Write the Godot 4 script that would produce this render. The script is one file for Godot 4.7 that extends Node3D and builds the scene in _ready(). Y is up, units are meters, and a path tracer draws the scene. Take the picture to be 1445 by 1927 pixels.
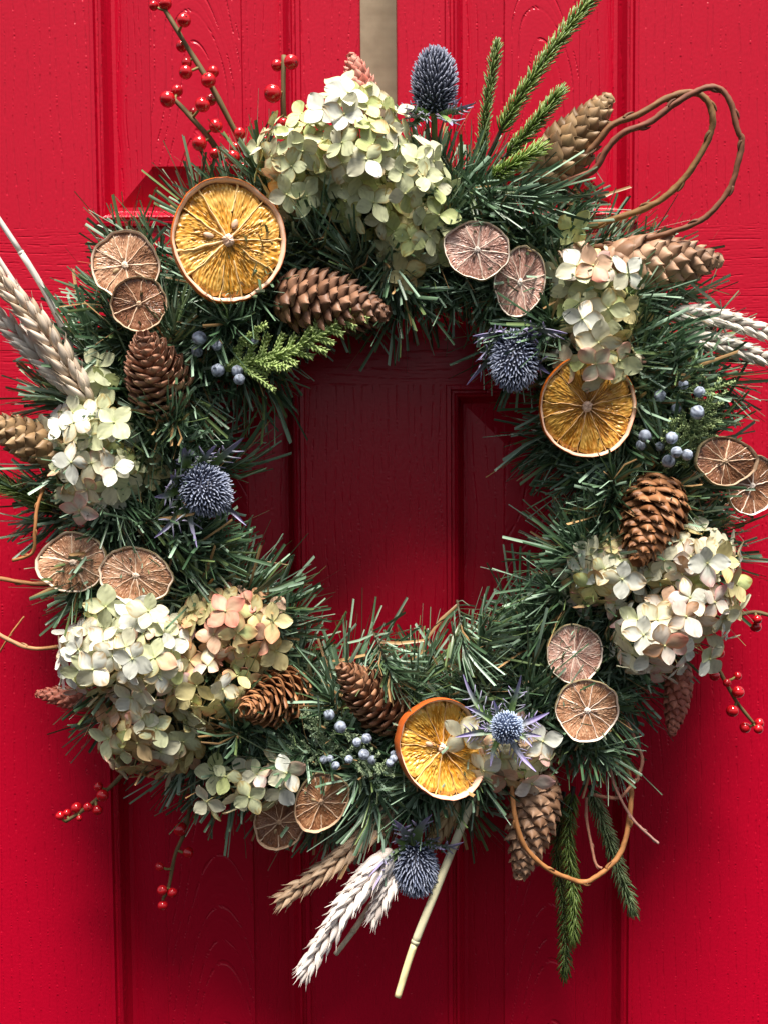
extends Node3D
# A decorated door wreath seen close up. y is up, z comes out of the door, metres.

const FOV := 46.0
const DIST := 0.90
const PITCH := 4.0
const ROLL := 0.4
var cam_at := Vector3(0, 0.0587, DIST)
var cam_basis := Basis()
var rng := RandomNumberGenerator.new()
var nz := FastNoiseLite.new()
var used := {}
var M := {}
var deco := []

# ------------------------------------------------------------------ helpers
func at(px: float, py: float, z: float) -> Vector3:      # where the ray of a pixel of the 1445 x 1927 photograph meets the plane z
	var t := tan(deg_to_rad(FOV / 2.0))
	var d := cam_basis * Vector3((px - 722.5) / 963.5 * t, -(py - 963.5) / 963.5 * t, -1.0)
	return cam_at + d * ((z - cam_at.z) / d.z)

func sz(px: float, z := 0.1) -> float:
	return px * (DIST - z) * 2.0 * tan(deg_to_rad(FOV / 2.0)) / 1927.0

func R(a: float, b: float) -> float:
	return rng.randf_range(a, b)

func rv(s := 1.0) -> Vector3:
	return Vector3(R(-s, s), R(-s, s), R(-s, s))

func lin(r: float, g: float, b: float) -> Color:
	return Color(r, g, b).linear_to_srgb()

func mat(c: Color, rough := 0.6, vc := false, opts := {}) -> StandardMaterial3D:
	var m := StandardMaterial3D.new()
	m.albedo_color = c
	m.roughness = rough
	m.vertex_color_use_as_albedo = vc
	m.cull_mode = BaseMaterial3D.CULL_DISABLED
	for k in opts:
		m.set(k, opts[k])
	return m

func numbered(parent: Node, called: String) -> String:
	var key := str(parent.get_instance_id()) + called
	var n: int = used.get(key, 0)
	used[key] = n + 1
	return called if n == 0 else "%s_%03d" % [called, n]

func thing(called: String, label: String, category: String, where := Vector3.ZERO, group := "") -> Node3D:
	var o := Node3D.new()
	o.name = numbered(self, called)
	add_child(o, true)
	o.position = where
	o.set_meta("label", label)
	o.set_meta("category", category)
	if group:
		o.set_meta("group", group)
	return o

func part(called: String, mesh: Mesh, m: Material, parent: Node, xf := Transform3D()) -> MeshInstance3D:
	var o := MeshInstance3D.new()
	o.name = numbered(parent, called)
	o.mesh = mesh
	o.material_override = m
	o.transform = xf
	parent.add_child(o, true)
	return o

func ST() -> SurfaceTool:
	var st := SurfaceTool.new()
	st.begin(Mesh.PRIMITIVE_TRIANGLES)
	return st

var vcount := {}
func grid(st: SurfaceTool, pts: Array, cols: Array, wrap := false) -> void:      # rows of points, each with a colour
	var base: int = vcount.get(st, 0)
	var w: int = pts[0].size()
	for j in pts.size():
		for i in w:
			st.set_color(cols[j][i] if cols[j] is Array or cols[j] is PackedColorArray else cols[j])
			st.add_vertex(pts[j][i])
	vcount[st] = base + w * pts.size()
	for j in pts.size() - 1:
		for i in (w if wrap else w - 1):
			var i2 := (i + 1) % w
			var a := base + j * w + i
			var b := base + j * w + i2
			var c := base + (j + 1) * w + i2
			var d := base + (j + 1) * w + i
			for k in [a, b, c, a, c, d]:
				st.add_index(k)

func done(st: SurfaceTool) -> ArrayMesh:
	vcount.erase(st)
	st.generate_normals()
	return st.commit()

func frame(y: Vector3, hint := Vector3(0, 0, 1)) -> Basis:     # a basis whose Y runs along y and whose Z leans to hint
	var yy := y.normalized()
	var x := yy.cross(hint)
	if x.length() < 0.001:
		x = yy.cross(Vector3(1, 0.2, 0))
	x = x.normalized()
	return Basis(x, yy, x.cross(yy).normalized())

func facing(n: Vector3, roll := 0.0) -> Basis:                 # a basis whose Z is n
	var z := n.normalized()
	var x := Vector3.UP.cross(z).normalized()
	var b := Basis(x, z.cross(x), z)
	return b * Basis(Vector3(0, 0, 1), roll)

func smooth_path(p: Array, per := 6) -> Array:
	var out := []
	for i in p.size() - 1:
		var a: Vector3 = p[max(i - 1, 0)]
		var b: Vector3 = p[i]
		var c: Vector3 = p[i + 1]
		var d: Vector3 = p[min(i + 2, p.size() - 1)]
		for k in per:
			out.append(b.cubic_interpolate(c, a, d, float(k) / per))
	out.append(p[-1])
	return out

func tube(st: SurfaceTool, p: Array, r0: float, r1: float, c0: Color, c1: Color, sides := 7, bump := 0.0, closed := false) -> void:
	var pts := []
	var cols := []
	var n := Vector3(0.13, 0.21, 1).normalized()
	for i in p.size():
		var t: Vector3 = (p[min(i + 1, p.size() - 1)] - p[max(i - 1, 0)]).normalized()
		n = (n - t * n.dot(t)).normalized()
		var b := t.cross(n)
		var f := float(i) / (p.size() - 1)
		var r := lerpf(r0, r1, f)
		var row := []
		var crow := []
		for k in sides:
			var a := TAU * k / sides
			var rr := r * (1.0 + bump * nz.get_noise_3d(i * 9.0, k * 31.0, r0 * 90000.0))
			row.append(p[i] + (n * cos(a) + b * sin(a)) * rr)
			var v := 1.0 + 0.35 * nz.get_noise_2d(i * 13.0, k * 47.0)
			var c := c0.lerp(c1, f)
			crow.append(Color(c.r * v, c.g * v, c.b * v))
		pts.append(row)
		cols.append(crow)
	if not closed:
		var cap0 := []
		var cap1 := []
		for k in sides:
			cap0.append(p[0])
			cap1.append(p[-1])
		pts.push_front(cap0)
		cols.push_front(cols[0])
		pts.append(cap1)
		cols.append(cols[-1])
	grid(st, pts, cols, true)

func ball(st: SurfaceTool, c: Vector3, b: Basis, r: Vector3, col: Color, seg := 10, rings := 7, rough := 0.0) -> void:
	var pts := []
	var cols := []
	for j in rings + 1:
		var v := PI * j / rings
		var row := []
		var crow := []
		for i in seg:
			var a := TAU * i / seg
			var d := Vector3(sin(v) * cos(a), cos(v), sin(v) * sin(a))
			var k := 1.0 + rough * nz.get_noise_3dv(d * 60.0 + c * 3000.0)
			row.append(c + b * (d * r * k))
			crow.append(col)
		pts.append(row)
		cols.append(crow)
	grid(st, pts, cols, true)

# ------------------------------------------------------------------ start
func _ready() -> void:
	rng.seed = 20241
	nz.seed = 5
	nz.noise_type = FastNoiseLite.TYPE_SIMPLEX
	nz.frequency = 0.03
	cam_basis = Basis.from_euler(Vector3(deg_to_rad(-PITCH), 0, 0)) * Basis(Vector3(0, 0, 1), deg_to_rad(-ROLL))
	var cam := Camera3D.new()
	cam.name = "camera"
	cam.fov = FOV
	cam.near = 0.02
	cam.far = 60.0
	add_child(cam)
	cam.transform = Transform3D(cam_basis, cam_at)
	var we := WorldEnvironment.new()
	we.name = "environment"
	var e := Environment.new()
	e.background_mode = Environment.BG_SKY
	var sky := Sky.new()
	var sm := ProceduralSkyMaterial.new()
	sm.sky_top_color = Color(0.86, 0.90, 0.97)
	sm.sky_horizon_color = Color(0.95, 0.95, 0.96)
	sm.sky_curve = 0.2
	sm.ground_horizon_color = Color(0.30, 0.29, 0.28)
	sm.ground_bottom_color = Color(0.22, 0.21, 0.20)
	sky.sky_material = sm
	e.sky = sky
	e.background_energy_multiplier = 0.33
	e.tonemap_mode = Environment.TONE_MAPPER_LINEAR
	e.tonemap_exposure = 1.88
	e.sdfgi_enabled = true
	e.ssao_enabled = true
	e.ssil_enabled = true
	we.environment = e
	add_child(we)
	var sun := DirectionalLight3D.new()
	sun.name = "sun"
	sun.light_energy = 1.6
	sun.light_color = Color(1.0, 0.97, 0.93)
	sun.light_angular_distance = 22.0
	sun.shadow_enabled = true
	add_child(sun)
	sun.look_at_from_position(Vector3(0.06, 2.70, 1.0), Vector3.ZERO, Vector3.UP)

	materials()
	build_door()
	list_deco()
	build_wreath()
	build_citrus()
	build_cones()
	build_hydrangeas()
	build_thistles()
	build_berries()
	build_wheat()
	build_spruce()
	build_juniper()
	build_twigs()

func materials() -> void:
	M.needle = mat(Color.WHITE, 0.36, true)
	M.bark = mat(Color.WHITE, 0.7, true)
	M.flesh = mat(Color.WHITE, 0.32, true, {"clearcoat_enabled": true, "clearcoat": 0.2, "clearcoat_roughness": 0.3})
	M.dryflesh = mat(Color.WHITE, 0.55, true)
	M.rind = mat(Color.WHITE, 0.5, true)
	M.plain = mat(Color.WHITE, 0.6, true)
	M.spike = mat(Color.WHITE, 0.6, true)
	M.leaf = mat(Color.WHITE, 0.5, true)
	M.berry = mat(lin(0.50, 0.006, 0.012), 0.16, false, {"clearcoat_enabled": true, "clearcoat": 0.6, "clearcoat_roughness": 0.08})

# ------------------------------------------------------------------ door
func grain_image(x0: float, y0: float, w: float, h: float, wpx: int, hpx: int, reg: Array) -> ImageTexture:
	# relief of the embossed wood grain: upright pores on stiles, level ones on the rail, arches on the raised fields
	var im := Image.create(wpx, hpx, false, Image.FORMAT_L8)
	var n := FastNoiseLite.new()
	n.seed = 11
	n.noise_type = FastNoiseLite.TYPE_SIMPLEX
	n.frequency = 1.0
	n.fractal_type = FastNoiseLite.FRACTAL_NONE
	var data := PackedByteArray()
	data.resize(wpx * hpx)
	for j in hpx:
		var y := y0 - h * (j + 0.5) / hpx
		for i in wpx:
			var x := x0 + w * (i + 0.5) / wpx
			var u := x
			var v := y
			var k := 0.75
			var pitch := 0.0066
			for r in reg:
				if x > r[0] and x < r[1] and y > r[2] and y < r[3]:
					if r[4] == 1:
						u = y
						v = x
						k = 0.5
					elif r[4] == 2:
						var dx: float = x - r[5]
						var dy: float = (y - r[6]) * 0.11
						u = sqrt(dx * dx + dy * dy) + 0.7
						v = y + dx
						k = 1.1
						pitch = 0.0042
					break
			u += 0.0022 * n.get_noise_2d(u * 30.0, v * 7.0)
			var q := u / pitch
			var line := floorf(q)
			var off := 0.32 * n.get_noise_2d(line * 7.31, 3.0)
			var d := absf(q - line - 0.5 + off)
			var brk := n.get_noise_2d(line * 3.7 + 11.0, v * 60.0) + 0.45 * n.get_noise_2d(line * 9.1, v * 420.0)
			var wide := 0.060 + 0.035 * n.get_noise_2d(line * 5.3, v * 40.0)
			var g := (1.0 - smoothstep(wide * 0.45, wide, d)) * smoothstep(-0.70, 0.0, brk) * k
			g += 0.30 * clampf(n.get_noise_2d(u * 700.0, v * 26.0) - 0.30, 0.0, 1.0) + 0.05 * n.get_noise_2d(x * 260.0, y * 260.0)
			data[j * wpx + i] = int(clampf(190.0 - 150.0 * g, 0, 255))
	im.set_data(wpx, hpx, false, Image.FORMAT_L8, data)
	return ImageTexture.create_from_image(im)

var door_uv := Rect2()
func dv(st: SurfaceTool, p: Vector3) -> void:
	st.set_uv(Vector2((p.x - door_uv.position.x) / door_uv.size.x, (door_uv.position.y - p.y) / door_uv.size.y))
	st.add_vertex(p)

func dquad(st: SurfaceTool, a: Vector3, b: Vector3, c: Vector3, d: Vector3) -> void:
	for p in [a, b, c, a, c, d]:
		dv(st, p)

func slab(x0: float, x1: float, y0: float, y1: float, z0: float, z1: float) -> ArrayMesh:
	var st := ST()
	st.set_smooth_group(-1)
	var c := []
	for z in [z0, z1]:
		for q in [[x0, y1], [x1, y1], [x1, y0], [x0, y0]]:
			c.append(Vector3(q[0], q[1], z))
	dquad(st, c[4], c[5], c[6], c[7])
	dquad(st, c[1], c[0], c[3], c[2])
	for k in 4:
		var k2 := (k + 1) % 4
		dquad(st, c[k], c[k2], c[4 + k2], c[4 + k])
	st.generate_normals()
	return st.commit()

func panel_parts(parent: Node3D, x0: float, x1: float, y0: float, y1: float, m: Material) -> void:
	var prof := [[0.0, 0.0], [0.0008, 0.0026], [0.0034, 0.0032], [0.0045, 0.0], [0.0062, 0.0], [0.0072, 0.0024], [0.0088, 0.0010], [0.0112, -0.0062], [0.0138, -0.0105], [0.0165, -0.0108], [0.0430, -0.0018], [0.0436, 0.0], [0.0440, 0.0002]]
	var ends := [9, 10, 12]
	var p := Node3D.new()
	p.name = numbered(parent, "door_panel")
	parent.add_child(p, true)
	var from := 0
	for part_n in 2:
		var st := ST()
		st.set_smooth_group(-1)
		var to: int = [9, 12][part_n]
		for k in range(from, to):
			var i0: float = prof[k][0]
			var i1: float = prof[k + 1][0]
			var z0: float = prof[k][1]
			var z1: float = prof[k + 1][1]
			var o := [Vector3(x0 + i0, y1 - i0, z0), Vector3(x1 - i0, y1 - i0, z0), Vector3(x1 - i0, y0 + i0, z0), Vector3(x0 + i0, y0 + i0, z0)]
			var n := [Vector3(x0 + i1, y1 - i1, z1), Vector3(x1 - i1, y1 - i1, z1), Vector3(x1 - i1, y0 + i1, z1), Vector3(x0 + i1, y0 + i1, z1)]
			for q in 4:
				var q2 := (q + 1) % 4
				dquad(st, o[q], o[q2], n[q2], n[q])
		st.generate_normals()
		part(["moulding", "bevel"][part_n], st.commit(), m, p)
		from = to
	var s2 := ST()
	s2.set_smooth_group(-1)
	dquad(s2, Vector3(x0 + 0.044, y1 - 0.044, 0.0002), Vector3(x1 - 0.044, y1 - 0.044, 0.0002), Vector3(x1 - 0.044, y0 + 0.044, 0.0002), Vector3(x0 + 0.044, y0 + 0.044, 0.0002))
	s2.generate_normals()
	part("raised_field", s2.commit(), m, p)

func build_door() -> void:
	var mid := 963.5
	var xl0 := at(190, mid, 0).x
	var xl1 := at(577, mid, 0).x
	var xr0 := at(839, mid, 0).x
	var xr1 := at(1195, mid, 0).x
	var xe := at(1463, mid, 0).x
	var yr1 := at(722, 425, 0).y
	var yr0 := at(722, 725, 0).y
	var left := -0.62
	var top := 0.62
	var bot := -0.72
	door_uv = Rect2(-0.36, 0.50, 0.72, 0.96)
	var regs := [[left, xe, yr0, yr1, 1]]
	for q in [[xl0, xl1], [xr0, xr1]]:
		regs.append([q[0] + 0.044, q[1] - 0.044, yr1, 1.0, 2, (q[0] + q[1]) / 2.0, 0.06])
		regs.append([q[0] + 0.044, q[1] - 0.044, -1.0, yr0, 2, (q[0] + q[1]) / 2.0 + 0.01, -0.75])
	var tex := grain_image(-0.36, 0.50, 0.72, 0.96, 1350, 1800, regs)
	M.door = mat(lin(0.465, 0.0012, 0.020), 0.30, false, {"heightmap_enabled": true, "heightmap_texture": tex, "heightmap_scale": 0.08, "metallic_specular": 0.4, "clearcoat_enabled": true, "clearcoat": 0.1, "clearcoat_roughness": 0.22})
	var d := thing("front_door", "glossy red moulded panel door behind the whole wreath", "door")
	d.set_meta("kind", "structure")
	part("door_stile", slab(left, xl0, bot, top, -0.012, 0.0), M.door, d)
	part("door_stile", slab(xr1, xe, bot, top, -0.012, 0.0), M.door, d)
	part("door_rail", slab(xl0, xr1, yr0, yr1, -0.012, 0.0), M.door, d)
	part("door_rail", slab(xl0, xr1, bot, bot + 0.14, -0.012, 0.0), M.door, d)
	part("door_mullion", slab(xl1, xr0, yr1, top, -0.012, 0.0), M.door, d)
	part("door_mullion", slab(xl1, xr0, bot + 0.14, yr0, -0.012, 0.0), M.door, d)
	for q in [[xl0, xl1], [xr0, xr1]]:
		panel_parts(d, q[0], q[1], yr1, top, M.door)
		panel_parts(d, q[0], q[1], bot + 0.14, yr0, M.door)
	part("door_core", slab(left, xe, bot, top, -0.045, -0.0125), M.door, d)
	var f := thing("door_frame", "pale grey door frame edge beside the red door", "door frame")
	f.set_meta("kind", "structure")
	var gm := mat(lin(0.42, 0.40, 0.42), 0.5)
	part("jamb", slab(xe + 0.0015, xe + 0.09, bot, top, -0.06, -0.004), gm, f)
	# the metal strap that the wreath hangs from
	var tex2 := NoiseTexture2D.new()
	tex2.width = 256
	tex2.height = 256
	tex2.seamless = true
	var fn := FastNoiseLite.new()
	fn.frequency = 0.03
	fn.fractal_octaves = 4
	tex2.noise = fn
	var gr := Gradient.new()
	gr.set_color(0, Color(0.62, 0.55, 0.47))
	gr.set_color(1, Color(0.76, 0.69, 0.60))
	tex2.color_ramp = gr
	var hm := mat(Color(0.93, 0.90, 0.86), 0.5, false, {"metallic": 0.15, "albedo_texture": tex2, "uv1_triplanar": true, "uv1_scale": Vector3(9, 9, 9)})
	var h := thing("wreath_hanger", "flat brassy metal strap hanging down the door from above the wreath", "wreath hanger")
	var hx0 := at(678, 100, 0.004).x
	var hx1 := at(747, 100, 0.004).x
	var st := ST()
	var pts := []
	var cols := []
	var prof := [[top, 0.0016], [0.20, 0.0016], [0.172, 0.003], [0.156, 0.012], [0.153, 0.024], [0.159, 0.034], [0.172, 0.040]]
	for off in [0.0, 0.0022]:
		var rows := []
		for q in prof:
			rows.append([Vector3(hx0 + 0.0006, q[0] + (0.0 if off == 0.0 else 0.001), q[1] + off), Vector3(hx1 - 0.0006, q[0] + (0.0 if off == 0.0 else 0.001), q[1] + off)])
		grid(st, rows, [Color.WHITE, Color.WHITE, Color.WHITE, Color.WHITE, Color.WHITE, Color.WHITE, Color.WHITE])
		pts.append(rows)
	for side in 2:
		var rows := []
		for i in prof.size():
			var o := Vector3(-0.0006 if side == 0 else 0.0006, 0, 0.0)
			rows.append([pts[0][i][side], (pts[0][i][side] + pts[1][i][side]) / 2.0 + o, pts[1][i][side]])
		grid(st, rows, [Color.WHITE, Color.WHITE, Color.WHITE, Color.WHITE, Color.WHITE, Color.WHITE, Color.WHITE])
	part("strap", done(st), hm, h)

# ------------------------------------------------------------------ the pine wreath
func list_deco() -> void:       # discs of the photograph that ornaments cover: x, y, radius
	for q in [[430, 452, 105], [1104, 765, 92], [830, 1410, 90], [236, 497, 60], [258, 570, 48], [897, 470, 58], [978, 531, 52], [1363, 868, 52], [1413, 912, 52], [137, 1057, 60], [255, 1083, 62],
			[1080, 1230, 54], [1105, 1337, 60], [605, 1508, 54], [525, 1545, 52], [580, 570, 60], [660, 578, 60], [290, 690, 65], [50, 825, 55], [115, 1310, 40], [515, 1315, 68], [670, 1290, 60], [715, 1340, 40],
			[1222, 985, 70], [1220, 495, 55], [1310, 490, 50], [1060, 290, 55], [1110, 220, 50], [1000, 1520, 60], [985, 1600, 50], [1265, 1330, 35], [560, 290, 80], [660, 300, 120], [760, 330, 90], [780, 450, 75],
			[1120, 540, 70], [1130, 650, 70], [160, 830, 75], [190, 900, 75], [200, 1240, 90], [300, 1290, 130], [430, 1220, 100], [330, 1400, 80], [1170, 1080, 80], [1290, 1080, 100], [1270, 1190, 100], [960, 1420, 70],
			[450, 1490, 70], [520, 1465, 45], [967, 693, 52], [396, 928, 58], [948, 1370, 45], [1270, 780, 60], [440, 670, 45], [560, 660, 50], [650, 1400, 45]]:
		deco.append(q)

func needle(st: SurfaceTool, b: Vector3, d: Vector3, l: float, w: float, c: Color, bend: Vector3) -> void:
	var side := d.cross(rv()).normalized() * w * 0.5
	var up := d.cross(side).normalized() * w * 0.16
	var m := b + d * l * 0.5 + bend * l * 0.22
	var e := b + d * l * 0.97 + bend * l * 0.8
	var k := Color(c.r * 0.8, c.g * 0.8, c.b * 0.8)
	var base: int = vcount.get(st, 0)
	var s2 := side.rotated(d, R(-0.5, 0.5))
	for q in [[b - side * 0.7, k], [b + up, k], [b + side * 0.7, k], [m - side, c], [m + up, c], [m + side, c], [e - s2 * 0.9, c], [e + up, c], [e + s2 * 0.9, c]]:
		st.set_color(q[1])
		st.add_vertex(q[0])
	vcount[st] = base + 9
	for j in 2:
		for i in 2:
			var a := base + j * 3 + i
			for n in [a, a + 1, a + 4, a, a + 4, a + 3]:
				st.add_index(n)

func needle_color() -> Color:
	var r := rng.randf()
	var k := R(0.85, 1.45)
	if r < 0.04:
		return Color(0.36 * k, 0.22 * k, 0.10 * k)
	if r < 0.36:
		return Color(0.045 * k, 0.088 * k, 0.044 * k)
	if r < 0.72:
		return Color(0.115 * k, 0.19 * k, 0.112 * k) if rng.randf() < 0.6 else Color(0.11 * k, 0.16 * k, 0.06 * k)
	return Color(0.25 * k, 0.36 * k, 0.26 * k)

func tip_mesh(l: float, n: int, nl: float) -> ArrayMesh:
	var st := ST()
	var p := []
	var bend := Vector3(R(-1, 1), 0, R(-1, 1)) * 0.12
	for i in 5:
		var t := i / 4.0
		p.append(Vector3(0, l * t, 0) + bend * l * t * t)
	tube(st, p, 0.0011, 0.0008, Color(0.10, 0.075, 0.045), Color(0.05, 0.07, 0.04), 4)
	var sweep := Vector3(R(-1, 1), 0, R(-1, 1)) * 0.45
	for i in n:
		var t := pow((i + 0.5) / n, 0.75)
		var a := i * 2.39996 + R(-0.5, 0.5)
		var open := lerpf(1.05, 0.36, t * t) + R(-0.25, 0.25)
		var d := Vector3(sin(open) * cos(a), cos(open), sin(open) * sin(a))
		var o := Vector3(0, l * t, 0) + bend * l * t * t
		var thin := rng.randf() < 0.22
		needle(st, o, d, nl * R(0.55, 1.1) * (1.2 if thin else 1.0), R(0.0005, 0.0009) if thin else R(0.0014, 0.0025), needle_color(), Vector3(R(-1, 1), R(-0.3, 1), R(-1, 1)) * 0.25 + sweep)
	return done(st)

func covered(p: Vector3, k := 0.92) -> bool:
	for q in deco:
		var c := at(q[0], q[1], p.z)
		if Vector2(p.x - c.x, p.y - c.y).length() < sz(q[2], p.z) * k:
			return true
	return false

func build_wreath() -> void:
	var w := thing("pine_wreath", "dark green artificial pine wreath hung on the red door", "wreath", at(735, 925, 0.04))
	var o := w.position
	var rad := sz(468, 0.05)
	# twisted ring of the frame
	for s in 3:
		var st := ST()
		var p := []
		for i in 97:
			var a := TAU * i / 96.0
			var b := a * 9.0 + s * TAU / 3.0
			var rr := rad + 0.016 * cos(b) + 0.003 * nz.get_noise_2d(i * 20.0, s * 99.0)
			p.append(Vector3(rr * cos(a), rr * sin(a), 0.016 * sin(b)))
		tube(st, p, 0.015, 0.015, Color(0.035, 0.035, 0.022), Color(0.03, 0.04, 0.022), 8, 0.35, true)
		part("frame_strand", done(st), M.bark, w)
	var tips := []
	for i in 12:
		tips.append(tip_mesh(R(0.034, 0.048), 54 + i % 4 * 5, R(0.035, 0.044)))
	var made := 0
	# tips set by hand where they show clearly: x, y, angle in the picture (degrees, 90 up), lean towards the viewer, height above door
	var hand := [[590, 430, 100, 1.3, 0.098], [668, 470, 90, 1.5, 0.10], [320, 600, 80, 1.2, 0.098], [255, 410, 110, 0.5, 0.07], [170, 440, 140, 0.3, 0.06], [200, 400, 115, 0.4, 0.055],
		[130, 545, 170, 0.4, 0.06], [345, 330, 110, 0.4, 0.07], [420, 320, 85, 0.3, 0.07], [540, 660, -70, 0.4, 0.065], [545, 720, -50, 0.3, 0.055], [330, 790, -20, 1.3, 0.10], [380, 850, -30, 0.6, 0.085],
		[470, 880, 10, 0.4, 0.07], [440, 820, 5, 0.3, 0.06], [470, 1040, 15, 0.4, 0.08], [400, 1040, -20, 0.9, 0.095], [560, 1110, 25, 0.5, 0.075], [560, 1150, -5, 0.5, 0.07], [600, 1130, 40, 0.4, 0.07],
		[640, 1215, 30, 0.4, 0.06], [720, 1240, 85, 0.6, 0.075], [775, 1260, 95, 0.9, 0.09], [745, 1275, -60, 0.9, 0.095], [860, 1195, 95, 0.5, 0.08], [905, 1190, 75, 0.9, 0.085], [880, 1230, -80, 0.9, 0.09],
		[960, 1140, 130, 0.6, 0.08], [1000, 1115, 165, 0.6, 0.085], [1080, 1030, 170, 0.7, 0.085], [1060, 960, 160, 0.4, 0.07], [1040, 1000, 135, 0.4, 0.07], [1000, 820, 185, 0.2, 0.055], [960, 830, 190, 0.3, 0.05],
		[1010, 880, 200, 0.3, 0.06], [1150, 905, 100, 1.2, 0.10], [1110, 880, 200, 0.5, 0.085], [1190, 850, 70, 0.8, 0.09], [1275, 655, 110, 1.2, 0.10], [1290, 690, -130, 0.6, 0.09], [1380, 750, 60, 0.7, 0.075],
		[1350, 790, 20, 0.5, 0.07], [1400, 780, -60, 0.5, 0.07], [1250, 930, 60, 0.8, 0.085], [1320, 950, 40, 0.4, 0.07], [1130, 330, 50, 0.4, 0.07], [1180, 420, 40, 0.4, 0.06], [1215, 400, 60, 0.3, 0.055],
		[1120, 400, 20, 0.8, 0.085], [1010, 340, 170, 0.6, 0.085], [930, 380, -40, 0.9, 0.095], [1010, 390, -30, 0.9, 0.09], [870, 330, 70, 0.5, 0.08], [880, 270, 80, 0.4, 0.07], [840, 570, -120, 0.4, 0.07],
		[890, 570, -140, 0.5, 0.075], [920, 600, -155, 0.3, 0.07], [1040, 560, -80, 0.4, 0.075], [1150, 1420, 0, 0.9, 0.09], [1170, 1440, -50, 0.4, 0.075], [1080, 1440, -110, 0.4, 0.08], [1190, 1350, -10, 0.4, 0.075],
		[1190, 1300, 15, 0.3, 0.07], [1010, 1290, 100, 1.0, 0.09], [980, 1230, 150, 0.7, 0.085], [420, 1440, 80, 1.2, 0.095], [330, 1490, -120, 0.4, 0.065], [700, 1470, -150, 0.4, 0.07], [870, 1540, -100, 0.3, 0.07],
		[780, 1500, -100, 0.4, 0.075], [630, 1480, -60, 0.4, 0.065], [60, 740, 160, 0.4, 0.055], [40, 700, 140, 0.3, 0.05], [30, 960, 190, 0.4, 0.055], [20, 900, 150, 0.3, 0.05], [60, 1000, 200, 0.4, 0.055],
		[110, 1130, 200, 0.4, 0.06], [130, 1160, 215, 0.4, 0.06], [240, 960, -20, 0.9, 0.09], [260, 1000, -60, 0.7, 0.09], [300, 960, 30, 0.9, 0.095], [170, 620, 160, 0.6, 0.08], [200, 640, 120, 0.6, 0.08], [1405, 980, -15, 0.4, 0.06],
		[1270, 470, 30, 0.4, 0.06], [1250, 560, 20, 0.3, 0.07], [1320, 560, 0, 0.2, 0.045], [460, 390, 120, 0.2, 0.06], [770, 560, -90, 0.2, 0.05], [420, 1520, -110, 0.3, 0.06], [340, 1520, -140, 0.2, 0.05], [300, 1460, -150, 0.2, 0.05], [500, 1590, -100, 0.2, 0.05], [600, 1590, -80, 0.2, 0.045], [680, 1560, -60, 0.3, 0.05], [720, 1530, -120, 0.3, 0.06], [760, 1560, -90, 0.2, 0.05], [900, 1560, -60, 0.2, 0.05], [140, 1380, -160, 0.2, 0.05], [1230, 1300, -20, 0.2, 0.05], [1000, 1420, -30, 0.3, 0.06], [100, 1120, 180, 0.3, 0.06], [470, 560, -60, 1.0, 0.095], [500, 550, -80, 0.6, 0.09]]
	for q in hand:
		var ang := deg_to_rad(q[2])
		var d := Vector3(cos(ang), sin(ang), q[3]).normalized()
		var b := at(q[0], q[1], q[4]) - d * (0.062 if q[3] < 0.85 else 0.044)
		part("pine_tip", tips[made % 12], M.needle, w, Transform3D(frame(d, rv()).scaled(Vector3.ONE * R(0.82, 1.08)), b - o))
		made += 1
	var tries := 0
	while made < 298 and tries < 6000:
		tries += 1
		var a := R(0, TAU)
		var psi := R(-1.35, 1.35)
		var radial := Vector3(cos(a), sin(a), 0)
		var tang := Vector3(-sin(a), cos(a), 0)
		var nrm := radial * sin(psi) + Vector3(0, 0, 1) * cos(psi)
		var d := (nrm * R(0.5, 1.0) + tang * R(-0.85, 0.85) + rv(0.2)).normalized()
		var b := o + radial * rad + nrm * 0.020 + Vector3(0, 0, 0.0)
		var l := R(0.72, 1.22)
		var end := b + d * 0.068 * l
		var mid := b + d * 0.05 * l
		if (end.z > 0.075 and covered(end)) or (mid.z > 0.075 and covered(mid)):
			d.z = R(-0.25, 0.1)
			d = d.normalized()
			end = b + d * 0.068 * l
			if end.z > 0.08:
				continue
		if end.z > 0.112:
			d.z *= 0.5
			d = d.normalized()
		part("pine_tip", tips[made % 12], M.needle, w, Transform3D(frame(d, rv()).scaled(Vector3.ONE * l), b - o))
		made += 1
	# the inner mass of tips that fills the body of the wreath
	var mm := MultiMesh.new()
	mm.transform_format = MultiMesh.TRANSFORM_3D
	mm.mesh = tips[3]
	mm.instance_count = 420
	for i in 420:
		var a := TAU * (i + rng.randf()) / 420.0
		var psi := R(-1.7, 1.7)
		var radial := Vector3(cos(a), sin(a), 0)
		var tang := Vector3(-sin(a), cos(a), 0)
		var nrm := radial * sin(psi) + Vector3(0, 0, 1) * cos(psi)
		var d := (nrm * R(0.15, 0.55) + tang * (1.0 if i % 2 == 0 else -1.0) + rv(0.25)).normalized()
		mm.set_instance_transform(i, Transform3D(frame(d, rv()).scaled(Vector3.ONE * R(0.75, 1.0)), radial * rad + nrm * 0.014))
	var mi := MultiMeshInstance3D.new()
	mi.name = "inner_needles"
	mi.multimesh = mm
	mi.material_override = M.needle
	mi.set_meta("kind", "stuff")
	w.add_child(mi, true)

# ------------------------------------------------------------------ citrus
func mixc(c: Array, f: float) -> Color:      # dark, middle, light
	if f < 0.5:
		return (c[0] as Color).lerp(c[1], f * 2.0)
	return (c[1] as Color).lerp(c[2], f * 2.0 - 1.0)

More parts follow.
